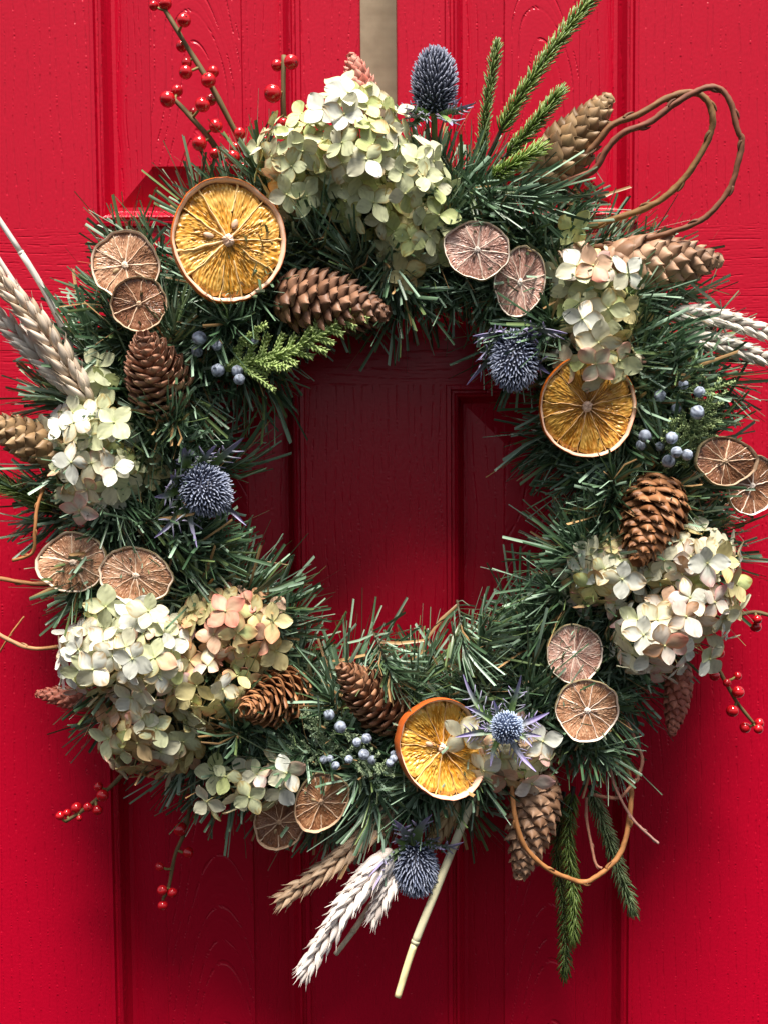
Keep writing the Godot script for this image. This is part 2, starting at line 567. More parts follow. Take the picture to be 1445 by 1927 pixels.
func citrus(called: String, label: String, q: Array, nrm: Vector3, rot: float, pal: Dictionary, nseg: int, seed_n: int, thick: float, group: String) -> void:
	# q: x, y, height above door, half width, half height
	var t := thing(called, label, "orange slice" if pal.big else "citrus slice", at(q[0], q[1], q[2]), group)
	t.basis = facing(nrm)
	rng.seed = seed_n * 77 + 5
	var rx := sz(q[3], q[2])
	var ry := sz(q[4], q[2])
	var cr := cos(rot)
	var sr := sin(rot)
	var ph := R(0, TAU)
	var wav: float = thick * R(0.25, 0.6)
	var P := func(r: float, th: float, h: float) -> Vector3:
		var wob := 1.0 + (0.014 if pal.big else 0.034) * nz.get_noise_2d(cos(th) * 30.0 + seed_n * 50.0, sin(th) * 30.0) * 2.0 + 0.008 * nz.get_noise_2d(cos(th) * 110.0 + seed_n * 50.0, sin(th) * 110.0)
		var x := r * cos(th) * rx * wob
		var y := r * sin(th) * ry * wob
		return Vector3(x * cr - y * sr, x * sr + y * cr, h + wav * r * r * sin(2.0 * th + ph) + wav * 0.5 * r * r * sin(3.0 * th + ph * 2.0))
	var W: float = pal.pith_w
	var NS := 64
	# skin, pith ring and back
	var skin := ST()
	var pith := ST()
	var rows := []
	var cols := []
	for e in [[0.985, 0.40], [0.998, 0.28], [1.004, 0.0], [1.0, -0.3], [0.985, -0.5]]:
		var row := []
		var crow := []
		for i in NS:
			var th := TAU * i / NS
			var k := 1.0 + 0.25 * nz.get_noise_3d(cos(th) * 150.0, sin(th) * 150.0 + seed_n * 30, e[1] * 60.0)
			row.append(P.call(e[0] + 0.004 * nz.get_noise_3d(cos(th) * 250.0, sin(th) * 250.0, e[1] * 90.0), th, e[1] * thick))
			crow.append(Color(pal.skin.r * k, pal.skin.g * k, pal.skin.b * k))
		rows.append(row)
		cols.append(crow)
	grid(skin, rows, cols, true)
	rows = []
	cols = []
	for e in [[0.985, 0.40], [1.0 - W * 0.45, 0.36], [1.0 - W * 0.85, 0.27], [1.0 - W, 0.16], [1.0 - W * 1.08, -0.15]]:
		var row := []
		var crow := []
		for i in NS:
			var th := TAU * i / NS
			var sc: float = 0.03 * absf(sin(th * nseg * 0.5 + ph)) * (1.0 if e[0] < 0.95 else 0.0) * (-1.0)
			var k := 1.0 + 0.22 * nz.get_noise_3d(cos(th) * 190.0, sin(th) * 190.0 + seed_n * 30, e[0] * 400.0)
			row.append(P.call(e[0] - sc * 0.5 + 0.006 * nz.get_noise_3d(cos(th) * 160.0, sin(th) * 160.0, e[0] * 300.0), th, e[1] * thick + thick * 0.08 * nz.get_noise_3d(cos(th) * 200.0, sin(th) * 200.0, e[0] * 500.0)))
			var c: Color = pal.skin.lerp(pal.pith, 0.25) if e[0] > 0.98 else pal.pith
			crow.append(Color(c.r * k, c.g * k, c.b * k))
		rows.append(row)
		cols.append(crow)
	grid(pith, rows, cols, true)
	rows = []
	cols = []
	for e in [0.985, 0.6, 0.0]:
		var row := []
		for i in NS:
			row.append(P.call(e, TAU * i / NS, -0.5 * thick))
		rows.append(row)
		cols.append(pal.flesh[1])
	grid(pith, rows, cols, true)
	var rind := part("rind", done(skin), M.rind, t)
	part("pith", done(pith), M.plain, rind)
	# segments with their juice sacs
	var cuts := []
	for s in nseg:
		cuts.append(TAU * (s + R(-0.28, 0.28)) / nseg + ph / nseg)
	cuts.append(cuts[0] + TAU)
	for s in nseg:
		var a: float = cuts[s]
		var b: float = cuts[s + 1]
		var st := ST()
		rows = []
		cols = []
		var NU := int(clampf((b - a) * 42.0, 18, 36))
		var NV := 24
		var tone := R(-0.10, 0.10)
		var depth := R(-0.15, 0.1)
		for j in NV + 1:
			var v := float(j) / NV
			var row := []
			var crow := []
			for i in NU + 1:
				var u := float(i) / NU
				var rout: float = 1.0 - W * 1.02 - 0.05 * pow(absf(2.0 * u - 1.0), 4.0)
				var r := lerpf(0.11, rout, v)
				var th := lerpf(a, b, 0.03 + 0.94 * u)
				# sacs run from the rim towards the core, leaning to the middle of the segment
				var lean := (u - 0.5) * (1.0 - 0.45 * v)
				var f1 := nz.get_noise_3d(lean * (b - a) * 1000.0, r * 55.0, seed_n * 40.0 + s * 17.0)
				var f2 := nz.get_noise_3d(lean * (b - a) * 2300.0 + 90.0, r * 130.0, seed_n * 40.0 + s * 17.0)
				var rid := 1.0 - absf(f1) * 2.2
				var f3 := nz.get_noise_3d(cos(th) * r * 55.0, sin(th) * r * 55.0, seed_n * 33.0)
				var f: float = pal.lift + 0.26 * (rid - 0.5) + 0.20 * f2 + 0.30 * f3 + tone + pal.rimlight * (v - 0.5)
				f = clampf(f + 0.40 * smoothstep(0.80, 0.97, rid + 0.15 * f2), 0.0, 1.0)
				var edge := pow(absf(2.0 * u - 1.0), 3.0)
				var h: float = thick * (0.05 + (depth * 0.6 + 0.24 * (f - 0.5)) * (1.0 - edge) - 0.07 * (1.0 - edge) * sin(PI * v))
				if v > 0.93:
					h -= thick * 0.12
				row.append(P.call(r, th, h))
				crow.append(mixc(pal.flesh, clampf(f + 0.12 * edge, 0.0, 1.0)))
			rows.append(row)
			cols.append(crow)
		grid(st, rows, cols)
		part("segment", done(st), pal.mat, t)
		# membrane between two segments
		var ms := ST()
		rows = []
		cols = []
		var kink := R(0, 50)
		var wid: float = pal.memb * R(0.8, 1.9)
		var v0 := 0.0 if rng.randf() < 0.75 else R(0.25, 0.5)
		for j in 13:
			var v := lerpf(v0, 1.0, j / 12.0)
			var r := lerpf(0.07, 1.0 - W * 0.9, v)
			var th: float = a + 0.075 * nz.get_noise_2d(v * 70.0, kink * 20.0) * (1.0 - v * 0.4)
			var wd: float = wid * (0.55 + 0.45 * (1.0 - v)) * (1.0 + 0.5 * nz.get_noise_2d(v * 160.0, kink * 9.0)) / max(r, 0.12)
			if v > 0.85:
				wd *= 1.6
			var tp: float = thick * (0.26 + 0.10 * nz.get_noise_2d(v * 120.0, kink * 30.0))
			rows.append([P.call(r, th - wd, thick * 0.015), P.call(r, th - wd * 0.6, tp * 0.36), P.call(r, th, tp * 0.46), P.call(r, th + wd * 0.6, tp * 0.36), P.call(r, th + wd, thick * 0.015)])
			cols.append(pal.membc.lerp(pal.pith, 0.5 * (1.0 - v)))
		grid(ms, rows, cols)
		part("membrane", done(ms), M.plain, t)
	var cs := ST()
	rows = []
	cols = []
	for e in [[0.0, 0.26], [0.05, 0.27], [0.085, 0.22], [0.125, -0.2]]:
		var row := []
		var crow := []
		for i in 24:
			var th := TAU * i / 24
			var st2: float = e[0] * (1.0 + 0.3 * nz.get_noise_2d(i * 60.0, seed_n * 70.0))
			row.append(P.call(st2 * pal.core, th, thick * (e[1] + 0.14 * nz.get_noise_3d(cos(th) * 90.0, sin(th) * 90.0, e[0] * 900.0 + seed_n * 30))))
			var k := 1.0 + 0.3 * nz.get_noise_3d(cos(th) * 140.0, sin(th) * 140.0, e[0] * 900.0)
			crow.append(Color(pal.pith.r * k, pal.pith.g * k, pal.pith.b * k))
		rows.append(row)
		cols.append(crow)
	grid(cs, rows, cols, true)
	part("core", done(cs), M.plain, t)
	for k in pal.seeds:
		var ss := ST()
		var sg: int = (k * 3 + seed_n) % nseg
		var th: float = lerpf(cuts[sg], cuts[sg + 1], R(0.35, 0.65))
		var r := R(0.24, 0.36)
		var c: Vector3 = P.call(r, th, thick * 0.10)
		var dir: Vector3 = (P.call(r + 0.1, th, thick * 0.1) - c).normalized()
		ball(ss, c, frame(dir), Vector3(0.055, 0.095, 0.04) * rx * pal.seed_k, pal.seedc, 9, 7, 0.2)
		part("seed", done(ss), M.plain, t)

func build_citrus() -> void:
	var orange := {"big": true, "lift": 0.52, "skin": Color(0.66, 0.15, 0.012), "pith": Color(0.90, 0.62, 0.46), "pith_w": 0.082, "flesh": [Color(0.26, 0.105, 0.010), Color(0.70, 0.31, 0.024), Color(0.95, 0.60, 0.17)], "mat": M.flesh, "rimlight": 0.12,
		"memb": 0.016, "membc": Color(0.90, 0.60, 0.22), "core": 1.0, "seeds": 2, "seedc": Color(0.66, 0.44, 0.30), "seed_k": 1.0}
	var amber := orange.duplicate()
	amber.flesh = [Color(0.16, 0.055, 0.006), Color(0.58, 0.225, 0.014), Color(0.92, 0.56, 0.12)]
	amber.memb = 0.009
	amber.membc = Color(0.80, 0.48, 0.16)
	amber.rimlight = 0.35
	amber.seeds = 1
	amber.pith_w = 0.072
	var amber3 := amber.duplicate()
	amber3.flesh = [Color(0.22, 0.08, 0.008), Color(0.68, 0.285, 0.018), Color(0.95, 0.60, 0.13)]
	amber3.skin = Color(0.58, 0.12, 0.02)
	citrus("orange_slice", "largest dried orange slice, under the red berry sprig at upper left", [430, 452, 0.108, 105, 115], Vector3(0.24, 0.03, 1), 0.0, orange, 10, 1, 0.011, "dried orange slices")
	citrus("orange_slice", "amber orange slice tucked below a thistle and hydrangea on the right", [1104, 765, 0.100, 91, 96], Vector3(-0.02, -0.05, 1), 0.1, amber, 12, 2, 0.009, "dried orange slices")
	citrus("orange_slice", "lopsided orange slice low on the wreath, beside the small blue thistle", [832, 1408, 0.104, 84, 100], Vector3(0.34, 0.12, 1), 0.35, amber3, 11, 3, 0.012, "dried orange slices")
	var tan_ := {"big": false, "lift": 0.44, "skin": Color(0.30, 0.24, 0.13), "pith": Color(0.84, 0.66, 0.52), "pith_w": 0.075, "flesh": [Color(0.17, 0.068, 0.03), Color(0.42, 0.20, 0.105), Color(0.74, 0.48, 0.30)], "mat": M.flesh, "rimlight": -0.05,
		"memb": 0.017, "membc": Color(0.80, 0.57, 0.40), "core": 1.0, "seeds": 1, "seedc": Color(0.40, 0.28, 0.15), "seed_k": 1.1}
	var brown := tan_.duplicate()
	brown.flesh = [Color(0.10, 0.032, 0.014), Color(0.24, 0.095, 0.045), Color(0.42, 0.22, 0.12)]
	brown.pith = Color(0.56, 0.38, 0.25)
	brown.seeds = 0
	var rosy := tan_.duplicate()
	rosy.flesh = [Color(0.20, 0.08, 0.055), Color(0.48, 0.25, 0.19), Color(0.86, 0.64, 0.54)]
	rosy.pith = Color(0.88, 0.76, 0.66)
	rosy.membc = Color(0.78, 0.60, 0.48)
	rosy.seeds = 0
	rosy.pith_w = 0.06
	var rosy2 := rosy.duplicate()
	rosy2.seeds = 2
	rosy2.seedc = Color(0.10, 0.05, 0.03)
	rosy2.seed_k = 0.8
	var two := tan_.duplicate()
	two.seeds = 3
	two.seedc = Color(0.22, 0.16, 0.09)
	two.seed_k = 1.25
	var rust := tan_.duplicate()
	rust.flesh = [Color(0.15, 0.05, 0.02), Color(0.36, 0.15, 0.065), Color(0.58, 0.33, 0.17)]
	rust.pith = Color(0.66, 0.42, 0.26)
	rust.seeds = 1
	var g := "dried lemon and lime slices"
	citrus("citrus_slice", "tan dried citrus slice with pale scalloped rim left of the largest orange", [236, 499, 0.092, 63, 65], Vector3(0.1, 0.1, 1), 0.0, tan_, 9, 4, 0.005, g)
	citrus("citrus_slice", "brown dried citrus slice overlapping a tan one above a pinecone", [262, 572, 0.099, 53, 52], Vector3(0.15, 0.05, 1), 0.0, brown, 8, 5, 0.0045, g)
	citrus("citrus_slice", "rosy dried citrus slice under the right end of the top hydrangea", [897, 470, 0.103, 63, 55], Vector3(-0.05, 0.1, 1), -0.15, rosy2, 9, 6, 0.005, g)
	citrus("citrus_slice", "narrow tilted dried citrus slice above the purple-collared thistle at right", [978, 531, 0.095, 47, 67], Vector3(-0.2, 0.0, 1), -0.18, rosy, 9, 7, 0.005, g)
	citrus("citrus_slice", "brown dried citrus slice right of the juniper berries, lapping over another", [1363, 868, 0.090, 62, 48], Vector3(0.25, 0.1, 1), -0.1, brown, 10, 8, 0.0045, g)
	citrus("citrus_slice", "dark dried citrus slice at the right edge, half behind its neighbour", [1415, 914, 0.082, 50, 58], Vector3(0.2, 0.05, 1), -0.5, rosy.merged({"flesh": brown.flesh}, true), 9, 9, 0.0045, g)
	citrus("citrus_slice", "dried citrus slice with three seeds on the left of the wreath", [138, 1058, 0.092, 69, 57], Vector3(-0.1, 0.12, 1), 0.1, two, 9, 10, 0.005, g)
	citrus("citrus_slice", "oval brown citrus slice lapping over the seeded one above pale florets", [256, 1083, 0.099, 72, 52], Vector3(0.05, 0.15, 1), -0.22, tan_.merged({"seeds": 0}, true), 11, 11, 0.005, g)
	citrus("citrus_slice", "small rosy citrus slice above its paler twin at lower right", [1080, 1230, 0.093, 55, 57], Vector3(0.05, 0.1, 1), 0.0, rosy, 11, 12, 0.0045, g)
	citrus("citrus_slice", "pale citrus slice with dark seed holes, left above the curled twigs", [1105, 1337, 0.101, 61, 60], Vector3(0.0, 0.08, 1), 0.0, rosy2.merged({"flesh": tan_.flesh}, true), 9, 13, 0.005, g)
	citrus("citrus_slice", "tilted rust brown citrus slice at the bottom left of the wreath", [605, 1509, 0.094, 50, 61], Vector3(0.1, 0.0, 1), -0.6, rust, 10, 14, 0.005, g)
	citrus("citrus_slice", "dark brown citrus slice tucked behind the tilted rust brown one", [526, 1547, 0.085, 50, 55], Vector3(-0.1, -0.05, 1), -0.6, rust.merged({"flesh": brown.flesh}, true), 9, 15, 0.0045, g)

# ------------------------------------------------------------------ pinecones
func scale_mesh(point: float, cup: float) -> ArrayMesh:      # unit scale: from the axis outwards along +Y, outer face is -Z
	var st := ST()
	var faces := []
	var NV := 6
	var NU := 6
	for side in 2:
		var rows := []
		var cols := []
		for j in NV + 1:
			var v := float(j) / NV
			var hw := 0.5 * (0.30 + 0.70 * smoothstep(0.0, 0.62, v))
			if v > 0.66:
				var k := (v - 0.66) / 0.34
				hw *= lerpf(sqrt(maxf(1.0 - k * k, 0.0)), 1.0 - k, point) * 0.97 + 0.03
			var row := []
			var crow := []
			for i in NU + 1:
				var u := 2.0 * i / NU - 1.0
				var z := cup * (0.22 * u * u * hw * 2.0 - 0.10 * sin(v * PI)) + 0.16 * v * v * v * cup
				var th := 0.055 * (1.0 - absf(u) * 0.75) * (1.1 - 0.55 * v) * (1.0 if side == 0 else -1.0)
				if side == 1:
					th -= 0.05 * (1.0 - u * u) * smoothstep(0.55, 0.8, v) * (1.0 - smoothstep(0.85, 1.0, v))
				row.append(Vector3(u * hw, v - 0.05 * u * u, z + th))
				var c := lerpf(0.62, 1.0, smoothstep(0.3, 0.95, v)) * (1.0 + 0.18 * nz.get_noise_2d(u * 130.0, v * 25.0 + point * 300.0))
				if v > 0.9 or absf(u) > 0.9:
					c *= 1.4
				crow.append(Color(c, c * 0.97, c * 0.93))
			rows.append(row)
			cols.append(crow)
		grid(st, rows, cols)
		faces.append(rows)
	for q in 2:
		var rows := []
		for j in NV + 1:
			rows.append([faces[0][j][0 if q == 0 else NU], faces[1][j][0 if q == 0 else NU]])
		grid(st, rows, [Color.WHITE, Color.WHITE, Color.WHITE, Color.WHITE, Color.WHITE, Color.WHITE, Color.WHITE])
	return done(st)

var scales := []
func cone(label: String, a: Array, b: Array, width: float, n: int, open0: float, open1: float, cols: Array, seed_n: int, sw := 1.0, pointy := false) -> void:
	# a, b: x, y, height of the foot and of the tip
	rng.seed = seed_n * 31 + 7
	var p0 := at(a[0], a[1], a[2])
	var p1 := at(b[0], b[1], b[2])
	var t := thing("pinecone", label, "pinecone", p0, "pinecones of the wreath")
	t.basis = frame(p1 - p0)
	var L := (p1 - p0).length()
	var Rm := sz(width, (a[2] + b[2]) / 2.0) * 0.5
	var prof := func(s: float) -> float:
		return Rm * (pow(sin(PI * clampf(0.16 + 0.80 * pow(s, 0.80), 0.0, 1.0)), 0.75))
	var cs := ST()
	var rows := []
	var ccs := []
	for j in 9:
		var s := j / 8.0
		var row := []
		for i in 8:
			var r: float = 0.42 * prof.call(s) if s < 1.0 else 0.0003
			row.append(Vector3(cos(TAU * i / 8) * r, s * L * 0.88, sin(TAU * i / 8) * r))
		rows.append(row)
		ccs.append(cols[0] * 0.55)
	grid(cs, rows, ccs, true)
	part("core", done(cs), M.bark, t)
	var mats := []
	for k in 5:
		var c: Color = cols[0].lerp(cols[1], k / 4.0)
		mats.append(mat(c.linear_to_srgb(), 0.55, true))
	for i in n:
		var s := pow((i + 0.6) / n, 0.92)
		var az := i * 2.399963
		var r: float = prof.call(s)
		var ph := lerpf(open0, open1, pow(s, 1.4)) + R(-0.07, 0.07)
		var out := Vector3(cos(az), 0, sin(az))
		var d := (out * cos(ph) + Vector3.UP * sin(ph)).normalized()
		var root := 0.25 * r
		var ln := (r - root) / maxf(cos(ph), 0.30) * R(0.94, 1.06)
		ln = minf(ln, Rm * 1.75)
		var y := s * L - ln * sin(ph)
		if s > 0.9:
			ln *= 0.9
		var tang := Vector3.UP.cross(out)
		var z := tang.cross(d).normalized()
		if z.dot(Vector3.UP) < 0.0:
			z = -z
		var x := d.cross(z)
		var w := sw * sqrt(TAU * Rm * L / n) * lerpf(1.55, 0.9, s * s) * R(0.9, 1.1)
		var roll := R(-0.12, 0.12)
		var bs := Basis(x.rotated(d, roll) * w, d * ln, z.rotated(d, roll) * minf(w, ln) * 0.95)
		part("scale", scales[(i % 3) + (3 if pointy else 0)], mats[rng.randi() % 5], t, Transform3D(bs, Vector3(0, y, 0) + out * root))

func build_cones() -> void:
	for k in 6:
		rng.seed = 900 + k
		scales.append(scale_mesh([0.25, 0.1, 0.35, 0.85, 0.7, 0.95][k], [1.0, 0.75, 1.2, 0.9, 1.1, 0.7][k]))
	var brown := [Color(0.20, 0.085, 0.04), Color(0.40, 0.20, 0.11)]
	var choc := [Color(0.15, 0.065, 0.035), Color(0.33, 0.17, 0.10)]
	var warm := [Color(0.22, 0.085, 0.03), Color(0.42, 0.19, 0.08)]
	var olive := [Color(0.20, 0.115, 0.05), Color(0.40, 0.26, 0.13)]
	var tan_ := [Color(0.25, 0.13, 0.07), Color(0.48, 0.29, 0.18)]
	var rose := [Color(0.34, 0.085, 0.055), Color(0.52, 0.18, 0.12)]
	var pink := [Color(0.56, 0.17, 0.12), Color(0.76, 0.34, 0.26)]
	cone("open brown pinecone lying sideways under the largest orange slice", [528, 556, 0.088], [738, 592, 0.100], 138, 118, 0.35, 1.15, choc, 1, 1.12)
	cone("blunt brown pinecone standing upright below two citrus slices at left", [318, 770, 0.075], [266, 622, 0.120], 136, 125, 0.38, 1.15, [Color(0.26, 0.115, 0.07), Color(0.50, 0.27, 0.175)], 2, 1.1)
	cone("olive brown pinecone cut by the left edge of the photo", [118, 856, 0.075], [-40, 785, 0.080], 94, 90, 0.65, 1.15, olive, 3, 1.1)
	cone("small tight reddish pinecone pointing left below the lower left hydrangea", [190, 1318, 0.060], [64, 1305, 0.060], 56, 84, 1.0, 1.25, rose, 4, 1.0)
	cone("open pinecone with its spiral tip turned to the viewer, beside the lower left hydrangea", [560, 1298, 0.060], [458, 1338, 0.128], 124, 125, 0.35, 1.1, warm, 5, 1.15)
	cone("grey brown pinecone leaning left above the lopsided orange slice", [752, 1362, 0.072], [636, 1250, 0.102], 112, 112, 0.35, 1.1, brown, 6, 1.15)
	cone("open warm brown pinecone hanging tip down over the right hydrangea", [1246, 908, 0.085], [1196, 1066, 0.112], 140, 100, 0.28, 1.1, warm, 7, 1.2)
	cone("tight tan pinecone pointing right above the right wheat ears", [1150, 498, 0.074], [1362, 490, 0.078], 122, 88, 0.85, 1.15, tan_, 8, 1.15)
	cone("tight olive pinecone leaning up at the upper right, beside the willow loops", [1010, 350, 0.062], [1150, 178, 0.062], 118, 96, 0.8, 1.1, olive, 9, 1.15)
	cone("small salmon pink pinecone peeking over the top hydrangea", [690, 215, 0.050], [660, 96, 0.052], 72, 84, 0.95, 1.2, pink, 10, 1.1)
	cone("long tan pinecone hanging down under the small blue thistle", [1018, 1455, 0.078], [976, 1660, 0.082], 112, 108, 0.42, 1.0, tan_, 11, 1.1, true)
	cone("small reddish pinecone in shade below the right hydrangea", [1282, 1255, 0.066], [1262, 1388, 0.068], 62, 84, 0.85, 1.15, rose, 12, 1.0)

# ------------------------------------------------------------------ hydrangeas
var petals := []
func petal_mesh(kind: int) -> ArrayMesh:
	var st := ST()
	var rows := []
	var cols := []
	var NV := 8
	var NU := 6
	var cup := R(-0.28, 0.30)
	var curl := R(-0.22, 0.25)
	var skew := R(-0.06, 0.06)
	for j in NV + 1:
		var v := float(j) / NV
		var hw := 0.43 * pow(sin(PI * clampf(0.035 + 0.945 * pow(v, 0.86), 0, 1)), 0.62) * lerpf(0.55, 1.0, smoothstep(0.0, 0.45, v))
		var row := []
		var crow := []
		for i in NU + 1:
			var u := 2.0 * i / NU - 1.0
			var z := cup * u * u * hw + curl * v * v * 0.5 + 0.07 * nz.get_noise_2d(u * 34.0 + kind * 100.0, v * 44.0) * v
			z += -0.012 * (1.0 - smoothstep(0.0, 0.12, absf(u)))
			row.append(Vector3(u * hw + skew * sin(v * PI), v, z))
			var vein := 1.0 - 0.10 * (1.0 - smoothstep(0.0, 0.25, absf(u))) + 0.11 * sin((v * 18.0 - absf(u) * 8.0)) * smoothstep(0.1, 0.3, v)
			var c := Color(vein, vein, vein * 0.98)
			c = c.lerp(Color(0.75, 0.85, 0.5), 0.6 * (1.0 - smoothstep(0.0, 0.22, v)))
			if kind == 3 or kind == 5:
				c = c.lerp(Color(0.80, 0.60, 0.40), smoothstep(0.72, 1.0, maxf(absf(u), v) + 0.35 * nz.get_noise_2d(u * 60.0, v * 50.0 + kind * 40.0)))
			if kind >= 6:
				var e: float = smoothstep(0.35, 1.0, maxf(absf(u) * 0.9, v)) * (0.75 if kind < 8 else 1.0)
				c = c.lerp(Color(1.0, 0.52, 0.55), e)
			if nz.get_noise_2d(u * 70.0 + kind * 50.0, v * 70.0) > 0.62:
				c = c * 0.86
			crow.append(c)
		rows.append(row)
		cols.append(crow)
	grid(st, rows, cols)
	return done(st)

var petal_mats := []
var eye_mesh: ArrayMesh
func floret(h: Node3D, p: Vector3, n: Vector3, size: float, tone: int, pinkish: float) -> void:
	var f := part("floret", eye_mesh, petal_mats[1], h, Transform3D(facing(n, R(0, TAU)).scaled(Vector3.ONE * size), p - h.position))
	var count := 4 if rng.randf() < 0.9 else 3
	for k in count:
		var a := TAU * k / count + R(-0.16, 0.16)
		var lift := R(-0.25, 0.45)
		var out := Vector3(cos(a), sin(a), 0)
		var y := (out * cos(lift) + Vector3(0, 0, sin(lift))).normalized()
		var z := (Vector3(0, 0, 1) * cos(lift) - out * sin(lift)).normalized()
		var tw := R(-0.3, 0.3)
		var x := y.cross(z).rotated(y, tw)
		z = z.rotated(y, tw)
		var s := R(0.86, 1.12)
		var ws := s * R(0.86, 1.06)
		var which := rng.randi() % 6
		if rng.randf() < pinkish:
			which = 6 + rng.randi() % 4
		var m: int = tone if rng.randf() < 0.75 else clampi(tone + (rng.randi() % 3) - 1, 0, petal_mats.size() - 1)
		part("petal", petals[which], petal_mats[m], f, Transform3D(Basis(x * ws, y * s, z * s), out * 0.05 + Vector3(0, 0, 0.012 * (k % 2))))

func hydrangea(label: String, centre: Array, lobes: Array, extra: Array, seed_n: int, gap: float, group: String) -> void:
	# lobes: x, y, rx, ry, base height, depth, tones[], pinkish share; extra: single florets x, y, height, nx, ny, tone, pink
	rng.seed = seed_n * 101 + 3
	var h := thing("hydrangea_head", label, "hydrangea", at(centre[0], centre[1], 0.06), group)
	var spots := []
	var petal_len := sz(37, 0.11)
	for q in extra:
		spots.append([at(q[0], q[1], q[2]), Vector3(q[3], -q[4], 1.0), q[5], q[6], 1.05])
	for layer in 2:
		for lb in lobes:
			var tries := 900 if layer == 0 else 160
			var k := 1.0 if layer == 0 else 0.78
			for i in tries:
				var a := R(0, TAU)
				var r := sqrt(rng.randf()) * 0.97
				var u := cos(a) * r
				var v := sin(a) * r
				var dome := sqrt(1.0 - r * r)
				var px: float = lb[0] + lb[2] * u * k
				var py: float = lb[1] + lb[3] * v * k
				var p := at(px, py, lb[4] + lb[5] * dome * (1.0 if layer == 0 else 0.55))
				var ok := true
				var need := sz(gap * (1.0 if layer == 0 else 1.25), 0.1)
				for s in spots:
					if p.distance_to(s[0]) < need:
						ok = false
						break
				if not ok or spots.size() > 92:
					continue
				var n := Vector3(u * 1.15, -v * 1.15, dome * 0.9 + 0.25).normalized() + rv(0.34)
				var tn: Array = lb[6]
				spots.append([p, n, tn[rng.randi() % tn.size()], lb[7], R(0.86, 1.08)])
	var st := ST()
	var hub := at(centre[0], centre[1], 0.055) - h.position
	for s in spots:
		floret(h, s[0], s[1], petal_len * s[4], s[2], s[3])
		var b: Vector3 = s[0] - h.position
		var nn: Vector3 = (s[1] as Vector3).normalized()
		tube(st, smooth_path([hub.lerp(b, 0.35) - Vector3(0, 0, 0.004), hub.lerp(b, 0.75) - nn * 0.006, b - nn * 0.0005], 3), 0.0007, 0.0004, Color(0.42, 0.36, 0.17), Color(0.50, 0.44, 0.22), 4)
	part("stalks", done(st), M.plain, h)

